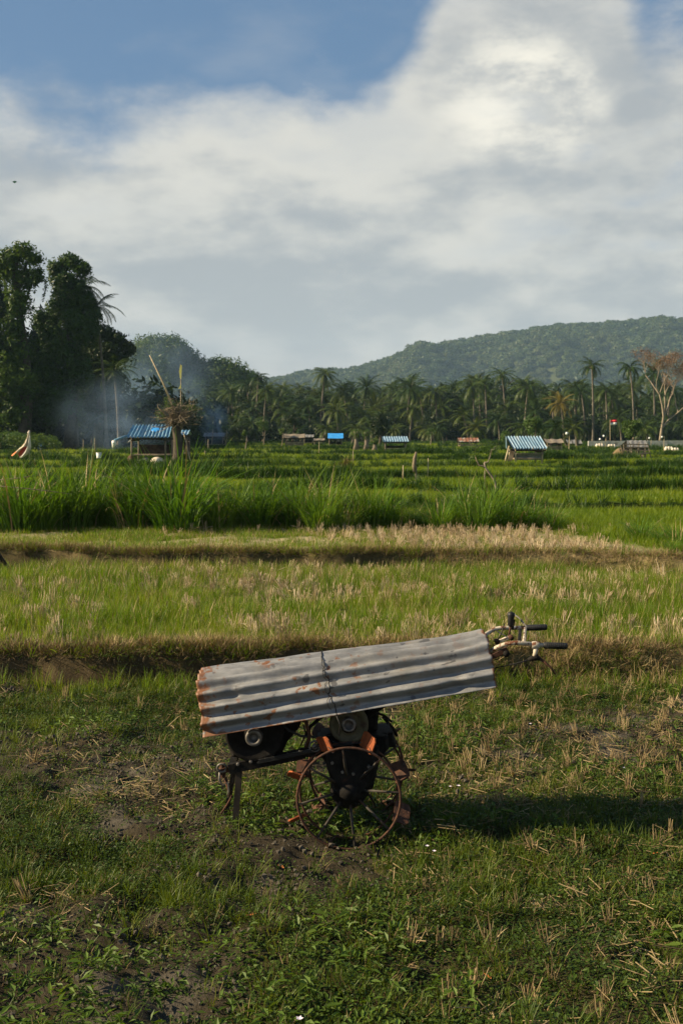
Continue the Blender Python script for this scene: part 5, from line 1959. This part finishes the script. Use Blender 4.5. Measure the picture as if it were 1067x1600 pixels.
def smoke(name, c, rad, dens, label, seed):
    def b(g, pv):
        pv.inputs['Color'].default_value = (.42, .62, .92, 1)
        pv.inputs['Anisotropy'].default_value = .1
        tc = g.new('ShaderNodeTexCoord')
        ln = g.new('ShaderNodeVectorMath', operation='LENGTH')
        g.l.new(tc.outputs['Object'], ln.inputs[0])
        mp = g.new('ShaderNodeMapping'); mp.inputs['Location'].default_value = (seed, seed * .7, 0); mp.inputs['Scale'].default_value = (1.2, 1.2, .9)
        g.l.new(tc.outputs['Object'], mp.inputs[0])
        n_ = g.noise(mp.outputs[0], 1.7, 3, .55, .8)
        d = g.math('MULTIPLY', g.rng(ln.outputs['Value'], .25, 1.0, 1, 0), g.rng(n_, .38, .66, .08, 1))
        g.put(pv.inputs['Density'], g.math('MULTIPLY', d, dens))
    mt = volume_mat(name + '_volume', b)
    mb = MB()
    # unit sphere, scaled by the object
    n1, n2 = 12, 20
    vs = [(math.sin(PI * j / n1) * math.cos(2 * PI * i / n2), math.sin(PI * j / n1) * math.sin(2 * PI * i / n2), math.cos(PI * j / n1)) for j in range(n1 + 1) for i in range(n2)]
    mb.add(vs, [(j * n2 + i, (j + 1) * n2 + i, (j + 1) * n2 + (i + 1) % n2, j * n2 + (i + 1) % n2) for j in range(n1) for i in range(n2)])
    o = mb.obj(name, [mt], None, True)
    o.location = c; o.scale = rad
    tag(o, label, 'smoke', kind='stuff')
    return o


c1 = P(180, 650, 87)
smoke('smoke', c1, (6.0, 2.4, 4.2), .12, 'blue smoke drifting low before the left trees', 2.0)
c2 = P(250, 590, 122)
smoke('smoke', c2, (8.5, 4, 7.5), .085, 'thin smoke rising before the rounded knoll', 5.0)
c3 = P(335, 662, 104)
smoke('smoke', c3, (2.0, 1.5, 3.0), .32, 'small wisp of smoke over the low grey shed', 9.0)

mh, gh, oh = newmat('haze_air')
pv = gh.new('ShaderNodeVolumePrincipled')
pv.inputs['Color'].default_value = (.50, .74, 1.0, 1)
pv.inputs['Density'].default_value = .00014
pv.inputs['Anisotropy'].default_value = 0.0
gh.l.new(pv.outputs[0], oh.inputs['Volume'])
mb = MB(); mb.box((0, 1050, 120), (5200, 3200, 243)); o = mb.obj('haze', [mh]); tag(o, 'thin bluish air haze over the fields and hills', 'haze', kind='stuff')


# ------------------------------------------------------------------ the walking tractor
def tractor():
    base = ray_ground(545, 1315); base = Vector((P(545, 1248, 6.27).x, 6.27, 0.0))
    t = empty('walking_tractor', base, 'old black two wheeled walking tractor with rusty iron wheels and cream handlebars', 'tractor')

    def wheel(px, py, Y, s, inner):
        """outer ring at depth Y; inner: +1 means the hub lies farther from the camera"""
        c = P(px, py, Y)
        R_ = .288
        w_ = MB()
        w_.ring(c, (0, 1, 0), R_, .0075, 72, 8)
        rim = w_.obj('wheel', [M['rust_dark']], t, True)
        w2 = MB(); ci = c + Vector((0, inner * .15, 0)); w2.ring(ci, (0, 1, 0), R_ * .97, .007, 64, 8)
        w2.obj('inner_rim', [M['rust_dark']], rim, True)
        ch = c + Vector((0, inner * .13, 0))
        h = MB(); h.lathe(ch, (0, -inner, 0), [(-.06, 0), (-.06, .105), (-.01, .105), (.004, .09), (.03, .055), (.05, .048), (.055, 0)], 24)
        for k in range(6):
            a = k * PI / 3
            h.lathe(ch + Vector((math.cos(a) * .08, 0, math.sin(a) * .08)), (0, -inner, 0), [(0, .010), (.022, .010), (.022, 0)], 6)
        h.obj('hub', [M['iron']], rim, True)
        for k in range(8):
            a = k * PI / 4 + s
            d = Vector((math.cos(a), 0, math.sin(a)))
            sp = MB(); sp.tube([ch + d * .06, c + d * R_], [.0085, .0070], 6)
            o_ = sp.obj('spoke', [M['spoke']], rim, True)
        for k in range(8):
            a = k * PI / 4 + s + .32
            d = Vector((math.cos(a), 0, math.sin(a))); tg = Vector((-math.sin(a), 0, math.cos(a)))
            ax = Vector((0, inner, 0))
            # the lug: a bent plate twisted across the rim
            u = (ax * .90 + tg * random.uniform(.25, .55)).normalized()
            n_ = u.cross(d)
            cc = c + ax * .075 + d * (R_ + .030)
            pl = MB()
            hw, hh, th = .075, .046, .004
            cr = [(-hw, -hh), (hw, -hh), (hw * .95, hh * .8), (hw * .55, hh), (-hw * .75, hh), (-hw, hh * .6)]
            fr = [cc + u * a_ + d * b_ + n_ * th for a_, b_ in cr]; bk = [cc + u * a_ + d * b_ - n_ * th for a_, b_ in cr]
            m_ = len(cr)
            pl.add(fr + bk, [tuple(range(m_)), tuple(range(2 * m_ - 1, m_ - 1, -1))] + [(i, m_ + i, m_ + (i + 1) % m_, (i + 1) % m_) for i in range(m_)])
            pl.obj('lug', [M['rust_orange' if inner > 0 and ((math.sin(a) > .35 and math.cos(a) < .8) or math.cos(a) < -.5) else 'rust_dark']], rim)  # sunlight painted in: lugs on the sunny side orange, shaded ones dark rust
            br = MB(); br.tube([c + d * R_ + tg * -.03, cc + ax * .02, ci + d * R_ * .97 + tg * .02], .006, 5)
            br.obj('lug_brace', [M['rust_dark']], rim)
        return c

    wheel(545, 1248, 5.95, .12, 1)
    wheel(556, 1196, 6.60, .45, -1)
    ax0 = P(545, 1248, 6.05); ax1 = P(556, 1196, 6.52)
    mb = MB(); mb.tube([ax0, ax1], .03, 12); mb.obj('axle', [M['iron']], t, True)

    def poly(lst, Y): return [(P(a, b, Y).x, P(a, b, Y).z) for a, b in lst]
    mb = MB(); mb.prism(poly([(500, 1152), (560, 1146), (606, 1150), (608, 1168), (592, 1192), (584, 1228), (572, 1246), (552, 1252), (530, 1244), (522, 1222), (512, 1196), (498, 1178)], 6.16), 6.14, 6.38, bev=.02)
    mb.obj('gearbox', [M['iron']], t)
    mb = MB(); mb.prism(poly([(508, 1166), (592, 1164), (588, 1195), (578, 1225), (566, 1238), (530, 1236), (518, 1220), (510, 1195)], 6.1), 6.05, 6.15, bev=.02)
    gc = mb.obj('gearbox_cover', [M['iron']], t)
    for (a, b) in ((520, 1174), (580, 1173), (576, 1198), (535, 1206), (552, 1209), (519, 1192)):
        m2 = MB(); m2.lathe(P(a, b, 6.045), (0, -1, 0), [(-.01, .009), (.01, .009), (.01, 0)], 6); m2.obj('bolt', [M['steel_worn']], gc)
    mb = MB(); mb.prism(poly([(350, 1118), (372, 1098), (466, 1086), (474, 1110), (468, 1136), (450, 1158), (440, 1178), (400, 1188), (362, 1182)], 6.2), 6.18, 6.46, bev=.02)
    mb.obj('engine_block', [M['iron']], t)
    mb = MB(); mb.prism(poly([(518, 1106), (560, 1098), (592, 1106), (590, 1140), (560, 1152), (520, 1150)], 6.25), 6.22, 6.42, bev=.02)
    mb.obj('fuel_tank', [M['iron']], t)
    for j, (pa, pb) in enumerate((((352, 1104), (352, 1122)), ((430, 1078), (430, 1092)))):
        m2 = MB(); m2.tube([P(*pa, 6.3), P(*pb, 6.3)], [.03, .03], 10); m2.obj('filler_neck', [M['iron']], t)
    # flywheel with grooved rim
    c = P(398, 1146, 6.12)
    r_ = .168
    mb = MB(); mb.lathe(c, (0, -1, 0), [(-.045, .03), (-.045, r_), (-.03, r_), (-.022, r_ - .015), (-.014, r_), (0, r_), (.008, r_ - .012), (.0, r_ - .03), (-.012, r_ * .6), (-.008, r_ * .36), (.014, r_ * .34), (.02, .02)], 44)
    fw = mb.obj('flywheel', [M['iron']], t, True)
    mb = MB(); mb.lathe(P(397, 1152, 6.075), (0, -1, 0), [(-.04, .048), (.018, .048), (.024, .043), (.022, .029), (.016, .026), (-.02, .025), (-.02, 0)], 28); mb.obj('pulley_ring', [M['steel_worn']], fw, True)
    c = P(545, 1133, 6.10)
    mb = MB(); mb.lathe(c, (0, -1, 0), [(-.06, .11), (-.01, .112), (.006, .104), (.002, .085), (-.012, .075), (-.010, .045), (.02, .042)], 36)
    cp = mb.obj('clutch_pulley', [M['brass']], t, True)
    mb = MB(); mb.lathe(P(545, 1132, 6.07), (0, -1, 0), [(-.03, .040), (.018, .040), (.024, .036), (.022, .027), (.014, .024), (-.02, .023), (-.02, 0)], 28); mb.obj('pulley_ring', [M['steel_worn']], cp, True)
    for a, b, c_, d_ in ((402, 1192, 548, 1162), (404, 1188, 550, 1159), (398, 1104, 540, 1104)):
        mb = MB(); mb.beam(P(a, b, 6.11), P(c_, d_, 6.10), .016, .010); mb.obj('drive_belt', [M['rubber']], t)
    # chassis rails, cross members, stand
    for Y in (6.14, 6.42):
        mb = MB()
        mb.beam(P(358, 1201, Y), P(476, 1177, Y), .035, .055)
        mb.beam(P(470, 1176, Y), P(560, 1168, Y), .035, .05)
        mb.obj('chassis_rail', [M['iron']], t)
    for px, py in ((362, 1199), (430, 1186), (500, 1172)):
        mb = MB(); mb.beam(P(px, py, 6.12) , P(px, py, 6.12) + Vector((0, .32, 0)), .04, .03); mb.obj('cross_member', [M['iron']], t)
    g1 = ray_ground(366, 1290)
    mb = MB(); mb.beam(P(375, 1192, 6.16), Vector((P(366, 1288, 6.16).x, 6.16, -.03)), .035, .014, (0, 1, 0)); mb.obj('stand_leg', [M['dark_wood']], t)
    mb = MB(); mb.beam(P(368, 1190, 6.40), Vector((P(352, 1280, 6.40).x, 6.40, -.02)), .03, .012, (0, 1, 0)); mb.obj('stand_leg', [M['iron']], t)
    mb = MB(); mb.tube([P(363, 1243, 6.18), P(356, 1256, 6.2), P(346, 1271, 6.25)], .006, 6); mb.obj('stand_brace', [M['rust_dark']], t, True)
    # front hitch with ring and hook
    mb = MB(); mb.beam(P(343, 1205, 6.2), P(372, 1196, 6.2), .05, .03); mb.tube([P(348, 1192, 6.2), P(348, 1214, 6.2)], .016, 10); h_ = mb.obj('front_hitch', [M['rust_dark']], t)
    mb = MB(); mb.ring(P(347, 1200, 6.17), (0, 1, .2), .026, .007, 24, 6); mb.obj('hitch_ring', [M['steel_worn']], h_, True)
    mb = MB(); mb.tube([P(344, 1202, 6.18), P(343, 1218, 6.17), P(348, 1228, 6.17), P(356, 1222, 6.17), P(358, 1236, 6.17), P(358, 1246, 6.17)], .007, 6); mb.obj('hook', [M['steel_worn']], h_, True)
    mb = MB(); mb.tube([P(352, 1215, 6.19), P(357, 1232, 6.19), P(360, 1240, 6.19)], .011, 6); mb.obj('hitch_pin', [M['rust_dark']], h_, True)
    for px, py in ((372, 1194), (392, 1190), (415, 1186), (450, 1179), (468, 1175)):
        mb = MB(); mb.lathe(P(px, py, 6.12), (0, -1, 0), [(-.01, .010), (.008, .010), (.010, .006), (.010, 0)], 6); mb.obj('bolt', [M['steel_worn']], t)
    mb = MB(); mb.tube([P(430, 1120, 6.17), P(450, 1140, 6.12), P(470, 1150, 6.12), P(500, 1152, 6.14), P(520, 1146, 6.14)], .008, 8); mb.obj('fuel_hose', [M['rubber']], t, True)
    mb = MB(); mb.tube([P(455, 1112, 6.16), P(478, 1128, 6.13), P(484, 1150, 6.12), P(478, 1168, 6.12)], .012, 8); mb.obj('exhaust_pipe', [M['rust_dark']], t, True)
    mb = MB(); mb.ring(P(492, 1166, 6.10), (0, 1, 0), .03, .006, 20, 6); mb.tube([P(492, 1166, 6.14), P(492, 1166, 6.08)], .018, 10); mb.obj('idler_pulley', [M['steel_worn']], t, True)
    for pts in (((508, 1150), (500, 1162), (486, 1172), (470, 1178)), ((585, 1150), (600, 1150), (610, 1142), (606, 1128)), ((520, 1158), (540, 1164), (566, 1160), (590, 1166))):
        mb = MB(); mb.tube([P(a, b, 6.08) for a, b in pts], .004, 6); mb.obj('cable', [M['cable']], t, True)
    # links and rods between the wheels, above the rear
    for pts, rr_, mt in ((((478, 1148), (486, 1134), (500, 1122), (515, 1112)), .010, 'iron'), (((598, 1120), (614, 1138), (620, 1150)), .010, 'iron'),
                         (((505, 1155), (490, 1170), (480, 1178)), .006, 'rust_orange'), (((584, 1112), (600, 1118), (612, 1128)), .008, 'iron')):
        mb = MB(); mb.tube([P(a, b, 6.2) for a, b in pts], rr_, 6); mb.obj('linkage_rod', [M[mt]], t, True)
    for pts in (((560, 1130), (590, 1108), (606, 1100)), ((470, 1165), (478, 1146), (474, 1132))):
        mb = MB(); mb.tube([P(a, b, 6.22) for a, b in pts], .005, 5); mb.obj('cable', [M['cable']], t, True)
    mb = MB(); mb.prism(poly([(578, 1140), (612, 1138), (618, 1160), (584, 1164)], 6.3), 6.2, 6.44, bev=.01); mb.obj('rear_bracket', [M['iron']], t)
    # handlebars
    Yn, Yf = 6.05, 6.60
    mb = MB(); mb.tube([P(640, 1050, 6.27), P(725, 1030, 6.24), P(750, 1026, 6.18), P(763, 1019, 6.12), P(775, 1012, 6.08), P(790, 1006, Yn), P(805, 1004, Yn), P(850, 1008.5, Yn)], .0122, 12)
    hb = mb.obj('handlebar', [M['cream_paint']], t, True)
    mb = MB(); mb.tube([P(849, 1008.5, Yn), P(850, 1008.5, Yn), P(883, 1009.5, Yn), P(885.5, 1009.6, Yn)], [.0145, .0185, .0185, .015], 14)
    for k in range(10):
        mb.ring(P(853 + k * 3.1, 1008.7 + k * .09, Yn), (1, 0, 0), .0185, .0014, 14, 5)
    mb.obj('grip', [M['rubber']], hb, True)
    mb = MB(); mb.tube([P(650, 1050, 6.35), P(725, 1012, 6.38), P(750, 997, 6.45), P(762, 989, 6.55), P(772, 983, Yf), P(782, 981, Yf), P(823, 981, Yf)], .0122, 12)
    hf = mb.obj('handlebar', [M['cream_paint']], t, True)
    mb = MB(); mb.tube([P(821, 981, Yf), P(822, 981, Yf), P(852, 980, Yf), P(854, 980, Yf)], [.0145, .0185, .0185, .015], 14)
    for k in range(9):
        mb.ring(P(825 + k * 3.1, 981 - k * .09, Yf), (1, 0, 0), .0185, .0014, 14, 5)
    mb.obj('grip', [M['rubber']], hf, True)
    mb = MB(); mb.tube([P(570, 1120, 6.2), P(600, 1100, 6.2), P(640, 1050, 6.27)], .02, 10); mb.tube([P(580, 1115, 6.38), P(650, 1050, 6.35)], .02, 10); mb.obj('handle_stem', [M['iron']], t, True)
    mb = MB(); mb.tube([P(812, 984, Yf), P(812, 990, 6.45), P(811, 998, 6.2), P(811, 1006, Yn)], .010, 8); mb.obj('crossbar', [M['iron']], t, True)
    mb = MB(); mb.tube([P(820, 981, Yf), P(819, 992, 6.3), P(817, 1006, Yn)], .008, 8); mb.obj('link_bar', [M['cream_paint']], t, True)
    # gear lever with knob, folded wire, shift plate
    mb = MB(); mb.tube([P(794, 996, 6.35), P(796, 985, 6.35), P(798, 975, 6.35)], .007, 8); gl = mb.obj('gear_lever', [M['rust_dark']], t, True)
    mb = MB(); mb.lathe(P(797, 979, 6.35), (.05, 0, 1), [(0, .010), (.01, .017), (.05, .018), (.068, .023), (.082, .019), (.09, 0)], 14); mb.obj('knob', [M['rubber']], gl, True)
    mb = MB(); mb.beam(P(800, 984, 6.36), P(803, 968, 6.36), .012, .004, (0, 1, 0)); mb.obj('lever_plate', [M['iron']], t)
    mb = MB(); mb.tube([P(803, 960, 6.45), P(811, 966, 6.4), P(822, 979, 6.3), P(820, 1004, Yn)], .0045, 6); mb.obj('guard_wire', [M['steel_worn']], t, True)
    mb = MB(); mb.beam(P(773, 1004, 6.3), P(796, 995.5, 6.3), .03, .016); mb.obj('shift_arm', [M['cream_paint']], t)
    for k, (a, b) in enumerate(((798, 996), (776, 1002))):
        mb = MB(); mb.lathe(P(a, b, 6.28), (0, -1, 0), [(-.02, .015), (.02, .015), (.02, 0)], 10); mb.obj('pivot', [M['rust_dark']], t, True)
    mb = MB(); mb.tube([P(777, 1001, 6.25), P(784, 986, 6.3), P(788, 974, 6.3)], .0035, 5); mb.tube([P(776, 986, 6.4), P(790, 994, 6.3)], .004, 5); mb.obj('cable', [M['cable']], t, True)
    # dark mechanisms under the near handlebar
    mb = MB(); mb.beam(P(765, 1027, 6.08), P(792, 1014, 6.08), .03, .025); mb.beam(P(762, 1031, 6.1), P(786, 1021, 6.1), .02, .012); mb.obj('lever_bracket', [M['rust_dark']], t)
    mb = MB(); mb.lathe(P(790, 1021, 6.08), (0, -1, .2), [(-.03, .018), (0, .022), (.03, .016), (.03, 0)], 10); mb.obj('lever_pivot', [M['iron']], t, True)
    # brake lever and its clamp
    mb = MB(); mb.lathe(P(836, 1008, Yn), (1, 0, 0), [(-.022, .018), (-.015, .022), (.015, .022), (.022, .018)], 14)
    mb.tube([P(837, 1010, Yn), P(836, 1020, Yn - .01), P(834, 1026, Yn - .01)], [.014, .013, .011], 8)
    cl = mb.obj('lever_clamp', [M['cream_paint']], t, True)
    mb = MB(); mb.tube([P(824, 1031, Yn - .01), P(830, 1029, Yn - .01), P(838, 1027, Yn - .01), P(844, 1030, Yn - .01)], [.008, .015, .018, .009], 8); lv = mb.obj('brake_lever', [M['iron']], t, True)
    mb = MB(); mb.tube([P(843, 1029, Yn - .01), P(852, 1036, Yn - .02), P(860, 1043, Yn - .03), P(867, 1054, Yn - .03)], [.009, .008, .006, .004], 7); mb.obj('lever_blade', [M['rust_dark']], lv, True)
    mb = MB(); mb.tube([P(826, 1031, Yn - .01), P(812, 1035, Yn), P(795, 1039, Yn), P(772, 1044, Yn + .02)], [.0055, .004, .0035, .003], 6); mb.obj('cable', [M['cable']], t, True)
    return t


tractor()


def cover_sheet():
    A = P(318, 1152, 6.0); B = P(777, 1073, 6.0)
    e = (B - A); L = e.length; e.normalize()
    n_ = Vector((-e.z, 0, e.x))
    NU, NS = 130, 190
    hh0, hh1 = .318, .245
    a_ = .27; yc = 6.27
    # profile by arc length
    tt = np.linspace(0, PI, 800)
    V = np.zeros((NU + 1, NS + 1, 3)); RU = np.zeros((NU + 1, NS + 1))
    for i in range(NU + 1):
        u = i / NU
        h = hh0 + (hh1 - hh0) * u
        cy = -np.sign(np.cos(tt)) * np.abs(np.cos(tt)) ** .72 * a_
        cz = np.sin(tt) ** .80 * h
        ds = np.sqrt(np.diff(cy) ** 2 + np.diff(cz) ** 2); S = np.concatenate([[0], np.cumsum(ds)])
        s = np.linspace(0, S[-1], NS + 1)
        y_ = np.interp(s, S, cy); z_ = np.interp(s, S, cz)
        dy = np.gradient(y_, s); dz = np.gradient(z_, s); ln = np.hypot(dy, dz)
        ny, nz = -dz / ln, dy / ln
        pitch = .083
        amp = .0160 * (.55 + .45 * np.clip(1 - np.abs(s / S[-1] - .5) * -0 - np.exp(-((s / S[-1] - .5) / .10) ** 2) * .75, 0, 1))
        cor = amp * np.cos(2 * PI * (s + .010) / pitch)
        # dents and the general softness of old tin
        dn = (fbm(np.full_like(s, u * 7.0), s * 6, 501, 3) - .5) * .018
        cr = -.022 * np.exp(-(((u - .86) / .035) ** 2 + ((s - .05) / .05) ** 2)) - .010 * np.exp(-(((u - .12) / .02) ** 2 + ((s - .22) / .06) ** 2))
        off = cor + dn + cr
        yy = yc + y_ + ny * off; zz = z_ + nz * off
        al = u * L + (fbm(np.full_like(s, 3.3 + (i > NU / 2) * 5), s * 14, 503, 3) - .5) * .03 * (np.exp(-u * 60) + np.exp(-(1 - u) * 60))
        lift = .028 * max(0, (u - .86) / .14) ** 1.5 * np.exp(-((s / S[-1] - .47) / .22) ** 2)
        V[i, :, 0] = A.x + e.x * al + n_.x * (zz + lift)
        V[i, :, 2] = A.z + e.z * al + n_.z * (zz + lift)
        V[i, :, 1] = yy
        RU[i] = .95 * math.exp(-u * L / .10) + .85 * math.exp(-(1 - u) * L / .022) + .55 * np.exp(-s / .008) * (u < .5) + .25 * np.exp(-s / .012)
    idx = np.arange((NU + 1) * (NS + 1)).reshape(NU + 1, NS + 1)
    f = np.stack([idx[:-1, :-1], idx[1:, :-1], idx[1:, 1:], idx[:-1, 1:]], -1).reshape(-1, 4)
    org = (A + B) / 2 + Vector((0, .27, .2))
    me = np_mesh('corrugated_cover', V.reshape(-1, 3) - np.array(org), f, M['sheet'], True)
    at = me.color_attributes.new('rust', 'FLOAT_COLOR', 'POINT')
    r4 = np.stack([RU.ravel()] * 3 + [np.ones(RU.size)], -1).astype(np.float32)
    at.data.foreach_set('color', r4.ravel())
    o = bpy.data.objects.new('corrugated_cover', me); COL.objects.link(o); o.location = org
    md = o.modifiers.new('thickness', 'SOLIDIFY'); md.thickness = .0012; md.offset = -1
    tag(o, 'bent galvanised corrugated sheet with rusty ends laid over the tractor', 'metal sheet')
    # the wire tied round it
    iu = int(.432 * NU)
    mb = MB(); pts = []
    for j in range(0, NS + 1, 2):
        p = Vector(V[min(NU, iu + int(.5 * math.sin(j * .2) + (NS / 2 - min(j, NS / 2)) * .035)), j]) ; c_ = Vector((p.x, yc, p.z - .15)); d = Vector((0, p.y - yc, p.z - A.z - .3 - .16 * .45)).normalized()
        pts.append(p + d * .006)
    mb.tube(pts, .0028, 6)
    wob = [Vector(V[iu + int(.6 + .9 * math.sin(j * .35)), j]) + Vector((0, -.008, .003)) for j in range(6, int(NS * .5), 3)]
    mb.tube(wob, .0016, 5)
    mb.tube([pts[0], pts[0] + Vector((.02, .0, -.05)), pts[0] + Vector((.012, .02, -.12))], .004, 5)
    o2 = mb.obj('binding_wire', [M['cable']], o, True)


cover_sheet()


# ------------------------------------------------------------------ small things on the near ground
def leaf_on_ground(px, py, s, label):
    q = ray_ground(px, py); z = gzs(q.x, q.y) + .015
    mb = MB()
    pts = [(-1, 0, 0), (-.5, .38, .22), (.1, .45, .1), (.6, .25, .25), (1.1, 0, .05), (.6, -.25, .2), (.1, -.42, .28), (-.5, -.35, .1)]
    a = random.uniform(0, 6)
    vs = [Vector((x_ * math.cos(a) - y_ * math.sin(a), x_ * math.sin(a) + y_ * math.cos(a), z_)) * s + Vector((q.x, q.y, z)) for x_, y_, z_ in pts]
    c = Vector((q.x, q.y, z))
    mb.add(vs + [c], [(i, (i + 1) % 8, 8) for i in range(8)])
    mb.add([v_ - Vector((0, 0, .0015)) for v_ in vs] + [c - Vector((0, 0, .0015))], [((i + 1) % 8, i, 8) for i in range(8)])
    mb.tube([vs[0], vs[0] + (vs[0] - c) * .5], .0015, 4)
    o = mb.obj('fallen_leaf', [M['orange_leaf']], None, True, base=(q.x, q.y, z)); tag(o, label, 'leaf')


leaf_on_ground(400, 1433, .030, 'curled orange leaf on bare soil low in the middle of the foreground')
leaf_on_ground(438, 1350, .028, 'rust brown leaf lying left below the near wheel')
leaf_on_ground(762, 1530, .030, 'reddish brown leaf under straw low right of the middle')
leaf_on_ground(52, 1372, .022, 'small orange leaf in the weeds near the left edge')
leaf_on_ground(1025, 1338, .024, 'brown leaf in the grass near the right edge')


def flower(px, py, label, s=.011, hz=.10):
    q = ray_ground(px, py); q = q + (CAM - q).normalized() * .22
    z0 = gzs(q.x, q.y); zt = max(z0 + .05, q.z)
    r = empty('wild_flower', (q.x, q.y, z0), label, 'flower')
    mb = MB(); mb.tube([(q.x, q.y, z0 - .01), (q.x + .01, q.y, (z0 + zt) / 2), (q.x, q.y, zt)], .0015, 4); mb.obj('stem', [M['weed_bright']], r)
    for i in range(5):
        a = i * 2 * PI / 5
        d = Vector((math.cos(a), math.sin(a), .35)).normalized(); sd = Vector((-math.sin(a), math.cos(a), 0))
        mb = MB(); c = Vector((q.x, q.y, zt))
        mb.add([c, c + d * s * .6 - sd * s * .4, c + d * s * 1.2, c + d * s * .6 + sd * s * .4], [(0, 1, 2, 3)]); mb.obj('petal', [M['flower']], r)


flower(667, 1322, 'pale lilac flower just right of the near wheel, left of two')
flower(678, 1330, 'pale lilac flower just right of the near wheel, right of two')
flower(716, 1228, 'white flower in the stubble above the shadow of the sheet', .013)
flower(703, 1229, 'smaller white flower left of the one above the shadow', .010)
flower(828, 1131, 'tiny pale flower among the stubble right of the sheet', .012)
flower(468, 1592, 'white flower at the very bottom edge of the photo', .014)
flower(975, 1200, 'pale pink flower among the stubble at the right', .012)
